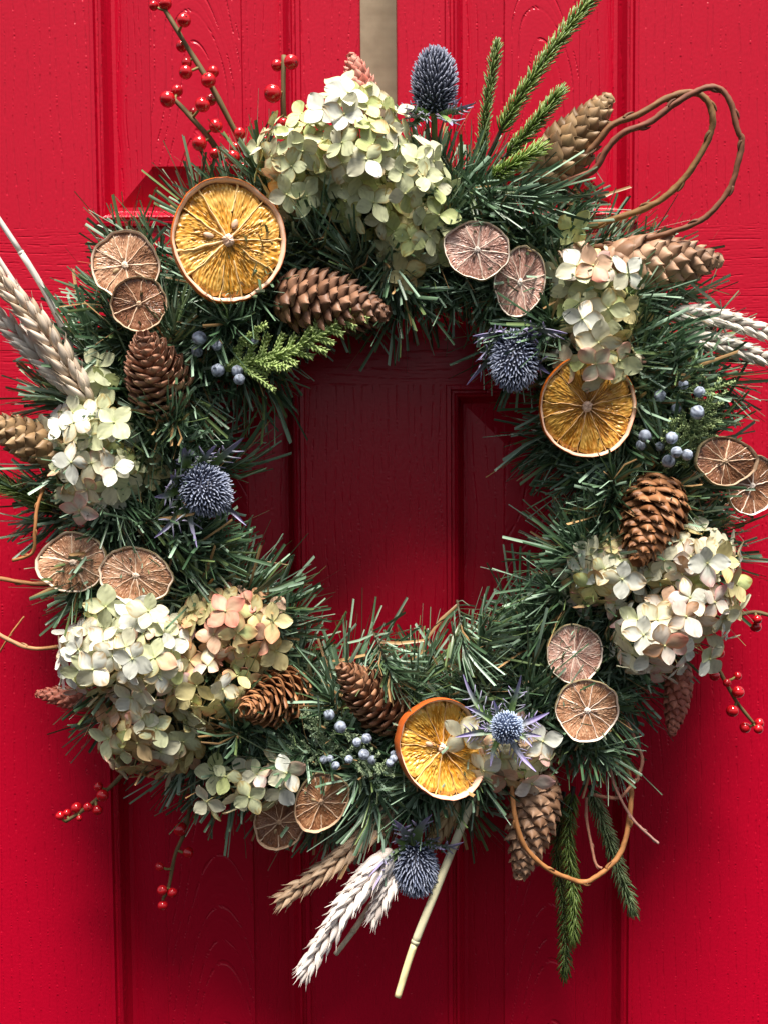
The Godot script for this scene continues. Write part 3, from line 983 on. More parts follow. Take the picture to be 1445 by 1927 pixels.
func build_hydrangeas() -> void:
	rng.seed = 321
	for k in 10:
		petals.append(petal_mesh(k))
	var st := ST()
	ball(st, Vector3(0, 0, 0.03), Basis(), Vector3(0.06, 0.06, 0.05), Color(0.8, 0.8, 0.5), 7, 5)
	eye_mesh = done(st)
	# 0 white, 1 cream, 2 pale green cream, 3 green yellow, 4 straw, 5 khaki, 6 tan, 7 pinkish tan, 8 blush white
	for c in [Color(0.72, 0.73, 0.65), Color(0.69, 0.67, 0.49), Color(0.61, 0.64, 0.39), Color(0.50, 0.56, 0.24), Color(0.64, 0.56, 0.28), Color(0.48, 0.43, 0.22), Color(0.56, 0.40, 0.21), Color(0.62, 0.40, 0.27), Color(0.72, 0.63, 0.55)]:
		petal_mats.append(mat(c.linear_to_srgb(), 0.55, true, {"backlight_enabled": true, "backlight": Color(0.50, 0.50, 0.44)}))
	var g := "hydrangea heads of the wreath"
	hydrangea("largest pale green hydrangea head at the top of the wreath", [680, 330], [[575, 290, 95, 82, 0.07, 0.045, [2, 2, 3, 1], 0.05], [560, 350, 62, 50, 0.075, 0.038, [2, 3, 2, 1], 0.02], [690, 380, 60, 50, 0.075, 0.038, [2, 3, 1], 0.0], [670, 270, 105, 100, 0.075, 0.050, [1, 2, 2, 3], 0.02], [755, 335, 95, 95, 0.07, 0.048, [2, 2, 1, 3], 0.0]],
		[[655, 175, 0.115, 0.1, -0.5, 0, 0.0], [610, 205, 0.110, -0.3, -0.3, 0, 0.0], [648, 215, 0.122, 0.1, 0.0, 0, 0.0], [645, 158, 0.10, -0.3, -0.8, 2, 0.0], [690, 300, 0.128, 0, 0, 1, 0]], 1, 33, g)
	hydrangea("drooping olive green hydrangea lobe above the sideways pinecone tip", [778, 445], [[780, 440, 80, 70, 0.062, 0.040, [3, 2, 2, 4], 0.0], [765, 510, 50, 48, 0.058, 0.030, [5, 3, 2], 0.0]], [[760, 515, 0.09, 0, 0.4, 5, 0], [825, 405, 0.105, 0.3, 0.1, 3, 0]], 8, 33, g)
	hydrangea("narrow cream hydrangea above the amber orange slice on the right", [1125, 600], [[1105, 520, 70, 58, 0.07, 0.035, [1, 4, 8, 2], 0.15], [1130, 590, 75, 70, 0.075, 0.038, [1, 2, 2, 4], 0.1], [1125, 670, 72, 50, 0.085, 0.030, [2, 1, 2], 0.3]],
		[[1085, 500, 0.115, -0.2, -0.2, 1, 0], [1115, 500, 0.117, 0.1, -0.3, 7, 0.2], [1180, 515, 0.105, 0.5, -0.3, 0, 0], [1125, 645, 0.125, 0, 0.2, 1, 0.1], [1120, 685, 0.122, 0, 0.5, 1, 0.9], [1095, 600, 0.12, -0.2, 0, 0, 0], [1075, 430, 0.10, 0.2, 0.5, 3, 0]], 2, 33, g)
	hydrangea("white green hydrangea between the cut-off pinecone and a thistle at left", [180, 860], [[165, 815, 80, 62, 0.065, 0.04, [2, 1, 0, 3], 0.0], [180, 890, 78, 70, 0.07, 0.040, [2, 0, 1, 2], 0.1], [255, 890, 48, 38, 0.06, 0.025, [5, 2, 5], 0.05]],
		[[140, 795, 0.115, -0.2, -0.5, 0, 0], [215, 795, 0.115, 0.2, -0.3, 2, 0], [135, 870, 0.12, -0.3, 0, 0, 0], [215, 880, 0.12, 0.4, -0.2, 0, 0], [150, 960, 0.105, -0.2, 0.6, 8, 0.9], [185, 690, 0.085, 0, -0.2, 2, 0], [193, 725, 0.085, 0, 0.2, 2, 0]], 3, 33, g)
	hydrangea("big white green hydrangea at lower left, reaching lowest of the heads there", [310, 1290], [[190, 1240, 85, 75, 0.075, 0.045, [0, 0, 1, 2], 0.08], [275, 1250, 85, 95, 0.085, 0.048, [1, 2, 1, 0], 0.25], [285, 1380, 100, 82, 0.07, 0.045, [4, 2, 4, 6, 1], 0.15]],
		[[200, 1142, 0.112, 0, -0.1, 2, 0], [175, 1260, 0.130, -0.1, 0, 0, 0], [255, 1155, 0.115, 0, -0.3, 0, 0], [250, 1240, 0.135, 0, 0, 0, 0], [280, 1150, 0.12, 0.1, -0.3, 1, 0], [205, 1390, 0.10, -0.4, 0.3, 2, 0]], 4, 33, g)
	hydrangea("pinkish tan hydrangea beside the white green one, above the spiral pinecone", [420, 1230], [[430, 1190, 102, 74, 0.075, 0.040, [7, 6, 4, 7, 4], 0.5], [395, 1290, 82, 82, 0.08, 0.043, [4, 4, 6, 1], 0.3]], [[515, 1170, 0.10, 0.3, -0.2, 4, 0.3], [520, 1225, 0.095, 0.4, 0.3, 4, 0.1], [425, 1150, 0.115, 0, -0.3, 7, 0.9]], 9, 34, g)
	hydrangea("creamy white hydrangea at the right edge under the warm brown pinecone", [1260, 1130], [[1140, 1080, 72, 72, 0.07, 0.040, [1, 8, 4, 0], 0.15], [1290, 1060, 105, 75, 0.07, 0.042, [1, 8, 1, 4], 0.2], [1300, 1140, 95, 80, 0.075, 0.045, [1, 8, 4, 0], 0.15], [1240, 1200, 88, 72, 0.08, 0.045, [8, 0, 1, 1], 0.12]],
		[[1210, 1195, 0.125, -0.2, 0, 0, 0], [1290, 1160, 0.13, 0, 0, 8, 0.4], [1250, 1215, 0.132, 0, 0.2, 8, 0.2], [1170, 1090, 0.115, -0.2, 0, 0, 0], [1360, 1060, 0.11, 0.4, -0.2, 4, 0], [1385, 1100, 0.10, 0.5, 0, 4, 0.1], [1335, 1240, 0.10, 0.4, 0.4, 1, 0.1], [1330, 1060, 0.128, 0.1, 0, 0, 0.1]], 5, 33, g)
	hydrangea("small cream hydrangea right behind the small blue thistle at the bottom", [960, 1420], [[955, 1420, 88, 68, 0.065, 0.036, [1, 8, 1, 2], 0.2]],
		[[1020, 1395, 0.11, 0.4, 0, 0, 0.1], [910, 1450, 0.105, -0.2, 0.3, 1, 0], [1000, 1475, 0.10, 0.1, 0.6, 8, 0.9], [950, 1465, 0.105, 0, 0.5, 7, 0.4], [870, 1385, 0.11, -0.2, 0, 1, 0]], 6, 33, g)
	hydrangea("loose spray of cream florets above two rust brown citrus slices", [460, 1490], [[430, 1480, 55, 45, 0.08, 0.025, [1, 1, 2], 0.0], [505, 1470, 50, 40, 0.085, 0.025, [1, 4, 1], 0.08]],
		[[390, 1508, 0.105, -0.2, 0.2, 1, 0], [540, 1455, 0.115, 0.2, -0.1, 1, 0.2], [470, 1500, 0.115, 0, 0.4, 2, 0], [405, 1455, 0.09, -0.1, -0.3, 2, 0]], 7, 44, g)

# ------------------------------------------------------------------ thistles
func bract(l: float, w: float, side: float) -> ArrayMesh:
	var st := ST()
	var rows := []
	var cols := []
	var bend := R(-0.2, 0.25)
	var tint := R(-0.05, 0.55 if l < 0.034 else 0.15)
	var pts := []
	for j in 9:
		var v := j / 8.0
		var hw := w * pow(1.0 - v, 0.7) * lerpf(0.6, 1.0, smoothstep(0, 0.3, v)) * 0.5 + 0.00025
		var c := Vector3(side * l * 0.12 * sin(v * PI), l * v, bend * l * v * v)
		pts.append(c)
		var col := Color(0.20, 0.32, 0.09).lerp(Color(0.32, 0.27, 0.50), clampf(smoothstep(0.30, 0.95, v) + tint, 0, 1))
		rows.append([c + Vector3(-hw, 0, hw * 0.5), c + Vector3(-hw * 0.5, 0, 0), c + Vector3(0, 0, -hw * 0.25), c + Vector3(hw * 0.5, 0, 0), c + Vector3(hw, 0, hw * 0.5)])
		cols.append(col)
	grid(st, rows, cols)
	for k in 4:
		for s in [-1.0, 1.0]:
			var j := 2 + k
			var b: Vector3 = pts[j] + Vector3(s * w * 0.25, 0, 0)
			var e := b + Vector3(s * l * R(0.11, 0.19), l * R(0.08, 0.17), R(-0.05, 0.12) * l)
			tube(st, [b, b.lerp(e, 0.5) + Vector3(0, -0.01 * l, 0), e], w * 0.13, 0.0002, cols[j], Color(0.34, 0.29, 0.50), 4)
	return done(st)

func thistle(label: String, base: Array, tip: Array, width: float, bracts: Array, tones: Array, seed_n: int, n := 330) -> void:
	rng.seed = seed_n * 57 + 1
	var p0 := at(base[0], base[1], base[2])
	var p1 := at(tip[0], tip[1], tip[2])
	var t := thing("sea_holly", label, "thistle", p0, "blue thistles of the wreath")
	t.basis = frame(p1 - p0)
	var L := (p1 - p0).length()
	var Rm := sz(width, base[2]) * 0.5
	var st := ST()
	ball(st, Vector3(0, L * 0.46, 0), Basis(), Vector3(Rm * 0.72, L * 0.44, Rm * 0.72), tones[0], 14, 10, 0.1)
	part("head", done(st), M.spike, t)
	var sp := ST()
	for i in n:
		var s := (i + 0.5) / n
		var az := i * 2.399963
		var th := acos(1.0 - 1.9 * s)          # from the tip round to near the foot
		var d := Vector3(sin(th) * cos(az), cos(th), sin(th) * sin(az))
		var c := Vector3(0, L * 0.46, 0) + d * Vector3(Rm * 0.70, L * 0.43, Rm * 0.70)
		var up := (d * 0.9 + Vector3.UP * 0.55 + rv(0.22)).normalized()
		var ln := R(0.24, 0.36) * Rm
		var kink := (up + Vector3.UP * 0.35 + rv(0.4)).normalized()
		var m := c + up * ln * 0.6
		var e := m + kink * ln * 0.55
		tube(sp, [c, m, e], 0.00072, 0.00036, tones[1].lerp(tones[2], R(0, 0.4)), tones[2].lerp(tones[3], R(0.2, 1.0)), 4)
	var o := part("spines", done(sp), M.spike, t)
	o.set_meta("kind", "stuff")
	var inv := t.transform.affine_inverse()
	for q in bracts:          # x, y, height of each bract's end
		var e := inv * at(q[0], q[1], q[2])
		var root := Vector3(e.x, 0, e.z).normalized() * Rm * 0.35
		var d := e - root
		part("bract", bract(d.length(), sz(q[3] if q.size() > 3 else 13) * (1.4 if n > 300 else 0.85), R(-1, 1)), M.leaf, t, Transform3D(frame(d, Vector3.UP + rv(0.2)), root))
	var sst := ST()
	tube(sst, [Vector3(0, 0.002, 0), Vector3(0.001, -L * 0.35, -0.004), Vector3(0.0, -L * 0.8, -0.016)], 0.0022, 0.0019, Color(0.22, 0.30, 0.10), Color(0.16, 0.22, 0.08), 7, 0.2)
	part("stem", done(sst), M.leaf, t)

func build_thistles() -> void:
	var dark := [Color(0.02, 0.025, 0.045), Color(0.035, 0.045, 0.085), Color(0.07, 0.085, 0.14), Color(0.30, 0.32, 0.41)]
	var mid := [Color(0.03, 0.035, 0.06), Color(0.06, 0.075, 0.13), Color(0.17, 0.21, 0.34), Color(0.46, 0.50, 0.62)]
	var pale := [Color(0.10, 0.13, 0.22), Color(0.16, 0.22, 0.38), Color(0.28, 0.38, 0.58), Color(0.55, 0.62, 0.75)]
	thistle("dark blue thistle standing upright at the top right of the big hydrangea", [816, 218, 0.065], [818, 86, 0.072], 90, [[730, 190, 0.09, 17], [755, 205, 0.10, 15], [896, 203, 0.09, 17], [872, 190, 0.07, 15], [765, 240, 0.105, 15], [850, 238, 0.105, 15], [738, 245, 0.10, 16]], dark, 1, 480)
	thistle("grey blue thistle with a purple collar above the amber orange slice", [966, 640, 0.085], [967, 725, 0.122], 96, [[886, 628, 0.118, 17], [884, 660, 0.112], [936, 612, 0.115, 15], [1000, 612, 0.118, 16], [1072, 618, 0.126, 20], [1042, 702, 0.118, 15], [878, 725, 0.10], [1010, 640, 0.12, 15]], mid, 2, 480)
	thistle("blue thistle facing right in the gap at the left inner edge", [368, 905, 0.085], [412, 944, 0.120], 98, [[345, 835, 0.105, 20], [408, 832, 0.108, 16], [458, 820, 0.108, 19], [282, 932, 0.12, 16], [318, 888, 0.118, 15], [298, 1012, 0.118, 16], [382, 1018, 0.115, 15], [454, 988, 0.112, 15]], mid, 3, 480)
	thistle("small pale blue thistle with star of purple spiny leaves beside the lopsided orange", [948, 1372, 0.108], [958, 1366, 0.142], 64, [[872, 1270, 0.112, 16], [978, 1265, 0.115, 16], [876, 1330, 0.115, 15], [848, 1385, 0.118, 18], [1030, 1340, 0.115, 18], [1020, 1385, 0.115, 15], [1005, 1455, 0.12, 16], [922, 1440, 0.118, 15], [925, 1315, 0.112], [1000, 1405, 0.12], [900, 1370, 0.115]], pale, 4, 290)
	thistle("grey blue thistle hanging lowest among the white wheat ears", [778, 1590, 0.075], [786, 1686, 0.094], 92, [[741, 1535, 0.098, 19], [808, 1522, 0.10, 22], [868, 1603, 0.10, 18], [838, 1588, 0.095], [684, 1625, 0.102, 15], [688, 1658, 0.106, 18], [742, 1570, 0.09], [828, 1575, 0.085]], mid, 5, 460)

# ------------------------------------------------------------------ berries
var berry_mesh: ArrayMesh
var calyx_mesh: ArrayMesh
func berries(label: String, stems: Array, list: Array, sw: float, group: String) -> void:
	# stems: arrays of [x, y, height]; list: x, y, radius, height
	var first: Array = stems[0][0]
	var t := thing("berry_sprig", label, "berry sprig", at(first[0], first[1], first[2]), group)
	var line := []
	for s in stems:
		var p := []
		for q in s:
			p.append(at(q[0], q[1], q[2]) - t.position)
		p = smooth_path(p, 5)
		for q in p:
			line.append(q)
		var st := ST()
		tube(st, p, sz(sw, 0.06) * 0.55, sz(sw, 0.06) * 0.38, Color(0.13, 0.085, 0.030), Color(0.16, 0.115, 0.045), 8, 0.35)
		part("stem", done(st), M.bark, t)
	for q in list:
		var h: float = q[3]
		var c := at(q[0], q[1], h) - t.position
		var near: Vector3 = line[0]
		for p in line:
			if p.distance_to(c) < near.distance_to(c):
				near = p
		var r := sz(q[2], h)
		var away := (c - near).normalized()
		var b := part("berry", berry_mesh, M.berry, t, Transform3D(frame(away + rv(0.3)).scaled(Vector3.ONE * r), c))
		part("calyx", calyx_mesh, M.bark, b)
		var st := ST()
		tube(st, smooth_path([near, near.lerp(c, 0.5) + Vector3(0, -0.0006, 0.0006), c - away * r * 0.9], 3), 0.0011, 0.0008, Color(0.16, 0.12, 0.04), Color(0.30, 0.27, 0.08), 5)
		part("stalk", done(st), M.bark, t)

func build_berries() -> void:
	rng.seed = 555
	var st := ST()
	var rows := []
	var cols := []
	for j in 13:
		var v := PI * j / 12.0
		var row := []
		for i in 18:
			var a := TAU * i / 18
			var dent := 1.0 - 0.10 * pow(maxf(cos(v), 0.0), 12.0)
			row.append(Vector3(sin(v) * cos(a), cos(v) * 0.96, sin(v) * sin(a)) * dent)
		rows.append(row)
		cols.append(Color.WHITE)
	grid(st, rows, cols, true)
	berry_mesh = done(st)
	st = ST()
	ball(st, Vector3(0, 0.88, 0), Basis(), Vector3(0.11, 0.05, 0.11), Color(0.03, 0.012, 0.008), 7, 4)
	for k in 5:
		var a := TAU * k / 5
		tube(st, [Vector3(cos(a) * 0.06, 0.90, sin(a) * 0.06), Vector3(cos(a) * 0.16, 0.93, sin(a) * 0.16)], 0.03, 0.012, Color(0.05, 0.02, 0.01), Color(0.06, 0.03, 0.015), 4)
	calyx_mesh = done(st)
	var g := "red berry sprigs of the wreath"
	var z := 0.062
	berries("forked sprig of many red berries rising at the upper left", [[[482, 330, 0.05], [455, 270, 0.055], [400, 165, z], [345, 75, z], [312, 20, z]], [[420, 300, 0.055], [395, 260, z], [355, 215, z], [330, 188, z]]],
		[[290, 11, 9, z], [312, 7, 12, z], [347, 38, 13, 0.07], [343, 87, 11, 0.054], [352, 118, 10, z], [350, 136, 13, 0.068], [393, 151, 14, 0.07], [402, 135, 11, 0.06], [316, 187, 15, 0.068], [334, 171, 11, 0.058], [382, 197, 14, 0.07], [397, 188, 11, 0.052], [364, 211, 8, 0.056], [407, 237, 13, 0.068], [452, 251, 11, 0.07], [376, 270, 14, 0.068], [405, 289, 10, 0.07], [440, 296, 13, 0.072], [445, 280, 12, 0.06], [458, 316, 10, 0.065], [481, 268, 11, 0.06], [476, 282, 9, 0.068], [500, 262, 8, 0.06]], 11, g)
	berries("short upright red berry sprig left of the top hydrangea", [[[536, 255, 0.055], [534, 190, z], [535, 104, z]]], [[549, 117, 14, 0.068], [522, 123, 11, 0.06], [514, 176, 17, 0.068], [534, 232, 10, 0.066], [556, 222, 12, 0.068], [528, 250, 10, 0.07]], 11, g)
	berries("red berry sprig pointing down left below the big lower left hydrangea", [[[262, 1425, 0.06], [225, 1465, 0.06], [170, 1515, 0.058], [125, 1546, 0.056]]], [[186, 1480, 9, 0.062], [194, 1497, 12, 0.066], [166, 1519, 9, 0.066], [145, 1520, 11, 0.056], [184, 1525, 10, 0.064], [114, 1535, 9, 0.058], [127, 1530, 8, 0.054], [150, 1540, 6, 0.06]], 9, g)
	berries("red berry sprig hanging in the shade below the loose cream florets", [[[362, 1490, 0.05], [350, 1560, 0.05], [330, 1610, 0.052], [318, 1670, 0.052], [308, 1690, 0.052]]], [[340, 1560, 14, 0.052], [355, 1604, 11, 0.052], [301, 1631, 9, 0.056], [306, 1675, 10, 0.058], [325, 1680, 10, 0.056], [307, 1704, 10, 0.056]], 8, g)
	berries("red berry sprig trailing down right below the creamy white hydrangea", [[[1330, 1225, 0.06], [1350, 1258, 0.06], [1385, 1320, 0.058], [1418, 1362, 0.056]]], [[1344, 1272, 10, 0.066], [1367, 1285, 8, 0.062], [1387, 1272, 8, 0.056], [1388, 1302, 12, 0.062], [1377, 1338, 12, 0.062], [1401, 1369, 11, 0.052], [1428, 1360, 9, 0.058], [1426, 1372, 9, 0.062], [1352, 1228, 11, 0.055], [1332, 1245, 7, 0.068]], 8, g)
	berries("red berry twig poking out sideways at the right edge", [[[1385, 1160, 0.06], [1420, 1152, 0.06], [1470, 1165, 0.06]]], [[1424, 1166, 9, 0.066], [1421, 1179, 11, 0.06]], 8, g)

# ------------------------------------------------------------------ wheat and straw
var grains := []
func wheat(label: String, base: Array, bend: Array, tip: Array, width: float, nodes: int, cols: Array, seed_n: int, group: String) -> void:
	rng.seed = seed_n * 13 + 2
	var p := []
	for q in [base, bend, tip]:
		p.append(at(q[0], q[1], q[2]))
	var t := thing("wheat_ear", label, "wheat ear", p[0], group)
	for i in 3:
		p[i] -= t.position
	var path := smooth_path(p, int(nodes * 1.25))
	var st := ST()
	tube(st, path, 0.0012, 0.0008, cols[0], cols[0], 6)
	part("stalk", done(st), M.plain, t)
	var mats := []
	for k in 4:
		var c: Color = cols[0].lerp(cols[1], k / 3.0)
		mats.append(mat(c.linear_to_srgb(), 0.6, true))
	var W := sz(width, base[2])
	var n := path.size()
	for i in range(0, n - 1):
		var f := float(i) / (n - 1)
		var d: Vector3 = (path[min(i + 1, n - 1)] - path[max(i - 1, 0)]).normalized()
		var side := d.cross(Vector3(0, 0, 1)).normalized()
		var fro := side.cross(d).normalized()
		var k := lerpf(1.0, 0.62, f * f) * (0.75 if i == 0 else 1.0)
		var s := 1.0 if i % 2 == 0 else -1.0
		for c in 4:
			var az: float = [0.18, 0.95, -0.75, 2.6][c]
			var out := (side * s * cos(az) * (1.0 if c < 3 else 0.9) + fro * (sin(az) if c != 0 else 0.5)).normalized()
			if c == 3:
				out = (side * s * 0.55 + fro * 0.95).normalized()
			var gd := (d * 0.86 + out * R(0.30, 0.46) + rv(0.09)).normalized()
			var ln := W * R(0.78, 1.0) * k
			var o: Vector3 = path[i] + out * W * 0.12 * k
			part("grain", grains[rng.randi() % 3], mats[rng.randi() % 4], t, Transform3D(frame(gd, out) * Basis.from_scale(Vector3(ln * 0.33, ln, ln * 0.27)), o))
	for c in 3:
		part("grain", grains[c], mats[c], t, Transform3D(frame((path[-1] - path[-3]).normalized() + rv(0.25)).scaled(Vector3(W * 0.2, W * 0.55, W * 0.2)), path[-1]))

func straw(label: String, pts: Array, w: float, c0: Color, c1: Color, node_at: float) -> void:
	var p := []
	for q in pts:
		p.append(at(q[0], q[1], q[2]))
	var t := thing("straw_stalk", label, "straw", p[0], "pale straw stalks")
	var o: Vector3 = p[0]
	for i in p.size():
		p[i] -= o
	var path := smooth_path(p, 8)
	var cut := int(node_at * (path.size() - 1))
	var r := sz(w, pts[0][2]) * 0.5
	for k in 2:
		var st := ST()
		var seg := path.slice(0, cut + 1) if k == 0 else path.slice(cut)
		tube(st, seg, r if k == 0 else r * 0.86, r * 0.97 if k == 0 else r * 0.82, c0 if k == 0 else c1, c0 if k == 0 else c1, 10, 0.06)
		part(["sheath", "culm"][k], done(st), M.plain, t)
	var ks := ST()
	var d: Vector3 = (path[cut] - path[cut - 1]).normalized()
	tube(ks, [path[cut] - d * r * 0.5, path[cut] - d * r * 0.2, path[cut] + d * r * 0.3], r * 1.01, r * 1.03, c0 * 0.8, c0 * 0.9, 10, 0.1)
	part("joint", done(ks), M.plain, t)

func build_wheat() -> void:
	for k in 3:
		rng.seed = 40 + k
		var st := ST()
		var rows := []
		var cols := []
		for j in 9:
			var v := j / 8.0
			var r := 0.5 * pow(sin(PI * clampf(0.06 + 0.94 * pow(v, 0.8), 0.0, 1.0)), 0.85) if j < 8 else 0.02
			var row := []
			var crow := []
			for i in 9:
				var a := TAU * i / 9
				var kk := 1.0 + (0.16 if i % 3 == 0 else 0.0)
				row.append(Vector3(cos(a) * r * kk, v, sin(a) * r * kk + 0.10 * sin(PI * v)))
				var c := 1.0 + 0.16 * nz.get_noise_2d(i * 60.0 + k * 99.0, v * 30.0) - 0.10 * (1.0 - v) + (0.12 if i % 3 == 0 else 0.0)
				crow.append(Color(c, c, c))
			rows.append(row)
			cols.append(crow)
		grid(st, rows, cols, true)
		tube(st, [Vector3(0, 0.96, 0.02), Vector3(0.0, 1.14, 0.05 + 0.04 * k), Vector3(0.03, 1.26, 0.08 + 0.05 * k)], 0.06, 0.010, Color.WHITE, Color.WHITE, 4)
		grains.append(done(st))
	var beige := [Color(0.52, 0.40, 0.28), Color(0.78, 0.66, 0.54)]
	var brown := [Color(0.40, 0.26, 0.16), Color(0.62, 0.44, 0.29)]
	var white := [Color(0.66, 0.57, 0.51), Color(0.82, 0.75, 0.70)]
	var gold := [Color(0.46, 0.31, 0.14), Color(0.62, 0.45, 0.24)]
	var grey := [Color(0.56, 0.51, 0.44), Color(0.76, 0.70, 0.62)]
	var g := "wheat ears of the wreath"
	wheat("upper beige wheat ear fanning out to the left edge", [172, 760, 0.085], [80, 620, 0.095], [-24, 500, 0.10], 56, 9, beige, 1, g)
	wheat("lower pale wheat ear at the left edge, under its beige neighbour", [150, 742, 0.080], [60, 655, 0.085], [-40, 560, 0.09], 50, 9, grey, 2, g)
	wheat("upper grey white wheat ear reaching the right edge", [1258, 592, 0.072], [1360, 602, 0.075], [1475, 640, 0.08], 44, 9, grey, 3, g)
	wheat("lower grey white wheat ear reaching the right edge", [1285, 632, 0.070], [1370, 652, 0.075], [1475, 686, 0.08], 44, 8, grey, 4, g)
	wheat("brown wheat ear slanting down left from the bottom of the wreath", [752, 1508, 0.070], [640, 1615, 0.076], [530, 1694, 0.080], 50, 10, brown, 5, g)
	wheat("long white wheat ear hanging lowest on the left of the thistle", [738, 1600, 0.084], [655, 1700, 0.098], [574, 1826, 0.104], 56, 10, white, 6, g)
	wheat("short white wheat ear half behind the lowest thistle", [745, 1640, 0.082], [725, 1680, 0.088], [702, 1725, 0.090], 44, 4, white, 7, g)
	wheat("golden wheat ear emerging behind the lopsided orange slice", [862, 1500, 0.070], [835, 1550, 0.068], [800, 1600, 0.066], 44, 5, gold, 8, g)
	straw("long straw stalk reaching lowest of all below the thistle", [[892, 1495, 0.075], [820, 1675, 0.088], [776, 1786, 0.094], [748, 1876, 0.098]], 16, Color(0.66, 0.61, 0.40), Color(0.80, 0.68, 0.36), 0.66)
	straw("short cut straw stalk between the white wheat ears", [[712, 1680, 0.080], [670, 1745, 0.084], [632, 1796, 0.086]], 12, Color(0.66, 0.58, 0.40), Color(0.58, 0.51, 0.36), 0.6)
	straw("upper pale straw stalk crossing the left edge", [[150, 690, 0.07], [80, 540, 0.085], [-20, 385, 0.09]], 12, Color(0.62, 0.60, 0.55), Color(0.60, 0.58, 0.53), 0.7)
	straw("lower pale straw stalk crossing the left edge, with a knot", [[105, 640, 0.07], [40, 550, 0.085], [-20, 460, 0.09]], 11, Color(0.62, 0.60, 0.55), Color(0.64, 0.62, 0.57), 0.62)

# ------------------------------------------------------------------ spruce sprigs
func spruce(label: String, pts: Array, nl: float, n: int, cols: Array, seed_n: int, bare: float, group: String) -> void:
	rng.seed = seed_n * 19 + 4
	var p := []
	for q in pts:
		p.append(at(q[0], q[1], q[2]))
	var t := thing("spruce_sprig", label, "spruce sprig", p[0], group)
	var o: Vector3 = p[0]
	for i in p.size():
		p[i] -= o
	var path := smooth_path(p, 10)
	var st := ST()
	tube(st, path, 0.0017, 0.0011, Color(0.05, 0.035, 0.028), Color(0.10, 0.085, 0.035), 6, 0.2)
	part("twig", done(st), M.bark, t)
	var ns := ST()
	var len := sz(nl, 0.07)
	for i in n:
		var f := lerpf(bare, 1.0, (i + rng.randf()) / n)
		var x := f * (path.size() - 1)
		var k := int(minf(x, path.size() - 2))
		var c: Vector3 = (path[k] as Vector3).lerp(path[k + 1], x - k)
		var d: Vector3 = (path[k + 1] - path[k]).normalized()
		var az := i * 2.399963 + R(-0.3, 0.3)
		var b := frame(d)
		var out := b.x * cos(az) + b.z * sin(az)
		var open := lerpf(0.85, 0.30, smoothstep(0.86, 1.0, f)) + R(-0.12, 0.12)
		var dir := (d * cos(open) + out * sin(open)).normalized()
		var ln := len * R(0.75, 1.1)
		var m := c + dir * ln * 0.55
		var e := m + (dir + d * 0.45).normalized() * ln * 0.5
		var cc: Color = cols[0].lerp(cols[1], rng.randf())
		tube(ns, [c, m, e], 0.00072, 0.00028, cc * 0.85, cc, 4)
	var nd := part("needles", done(ns), M.needle, t)
	nd.set_meta("kind", "stuff")

func build_spruce() -> void:
	var green := [Color(0.08, 0.145, 0.028), Color(0.23, 0.32, 0.08)]
	var lime := [Color(0.13, 0.22, 0.035), Color(0.27, 0.38, 0.085)]
	var dark := [Color(0.065, 0.11, 0.026), Color(0.17, 0.235, 0.065)]
	var grey := [Color(0.085, 0.14, 0.05), Color(0.27, 0.34, 0.16)]
	var g := "spruce sprigs of the wreath"
	spruce("longest spruce sprig running up to the top edge at right", [[905, 325, 0.06], [950, 230, 0.075], [1010, 135, 0.08], [1075, 45, 0.08], [1130, -25, 0.08]], 26, 460, green, 1, 0.2, g)
	spruce("short upright spruce sprig beside the dark blue thistle", [[902, 310, 0.06], [915, 200, 0.066], [934, 86, 0.066]], 20, 260, dark, 2, 0.1, g)
	spruce("short spruce sprig leaning against the olive pinecone", [[945, 300, 0.075], [1000, 240, 0.088], [1050, 178, 0.092]], 24, 230, green, 3, 0.1, g)
	spruce("bright lime green spruce tip under the olive pinecone", [[925, 335, 0.085], [965, 310, 0.098], [1012, 282, 0.10]], 26, 190, lime, 4, 0.0, g)
	spruce("spruce sprig hanging straight down at the lower right, the longer one in front", [[1078, 1480, 0.055], [1068, 1580, 0.06], [1078, 1680, 0.062], [1078, 1762, 0.062]], 27, 330, green, 5, 0.05, g)
	spruce("spruce sprig hanging straight down, its tip lowest at lower right", [[1060, 1490, 0.045], [1048, 1600, 0.047], [1062, 1730, 0.048], [1062, 1830, 0.048]], 25, 340, dark, 6, 0.1, g)
	spruce("spruce sprig hanging down right inside the curled twig loop", [[1108, 1478, 0.055], [1145, 1580, 0.06], [1188, 1708, 0.062]], 27, 320, grey, 7, 0.05, g)
	spruce("fresh green spruce sprig poking out at the left edge", [[110, 965, 0.06], [50, 930, 0.065], [-20, 905, 0.065]], 32, 230, green, 8, 0.1, g)

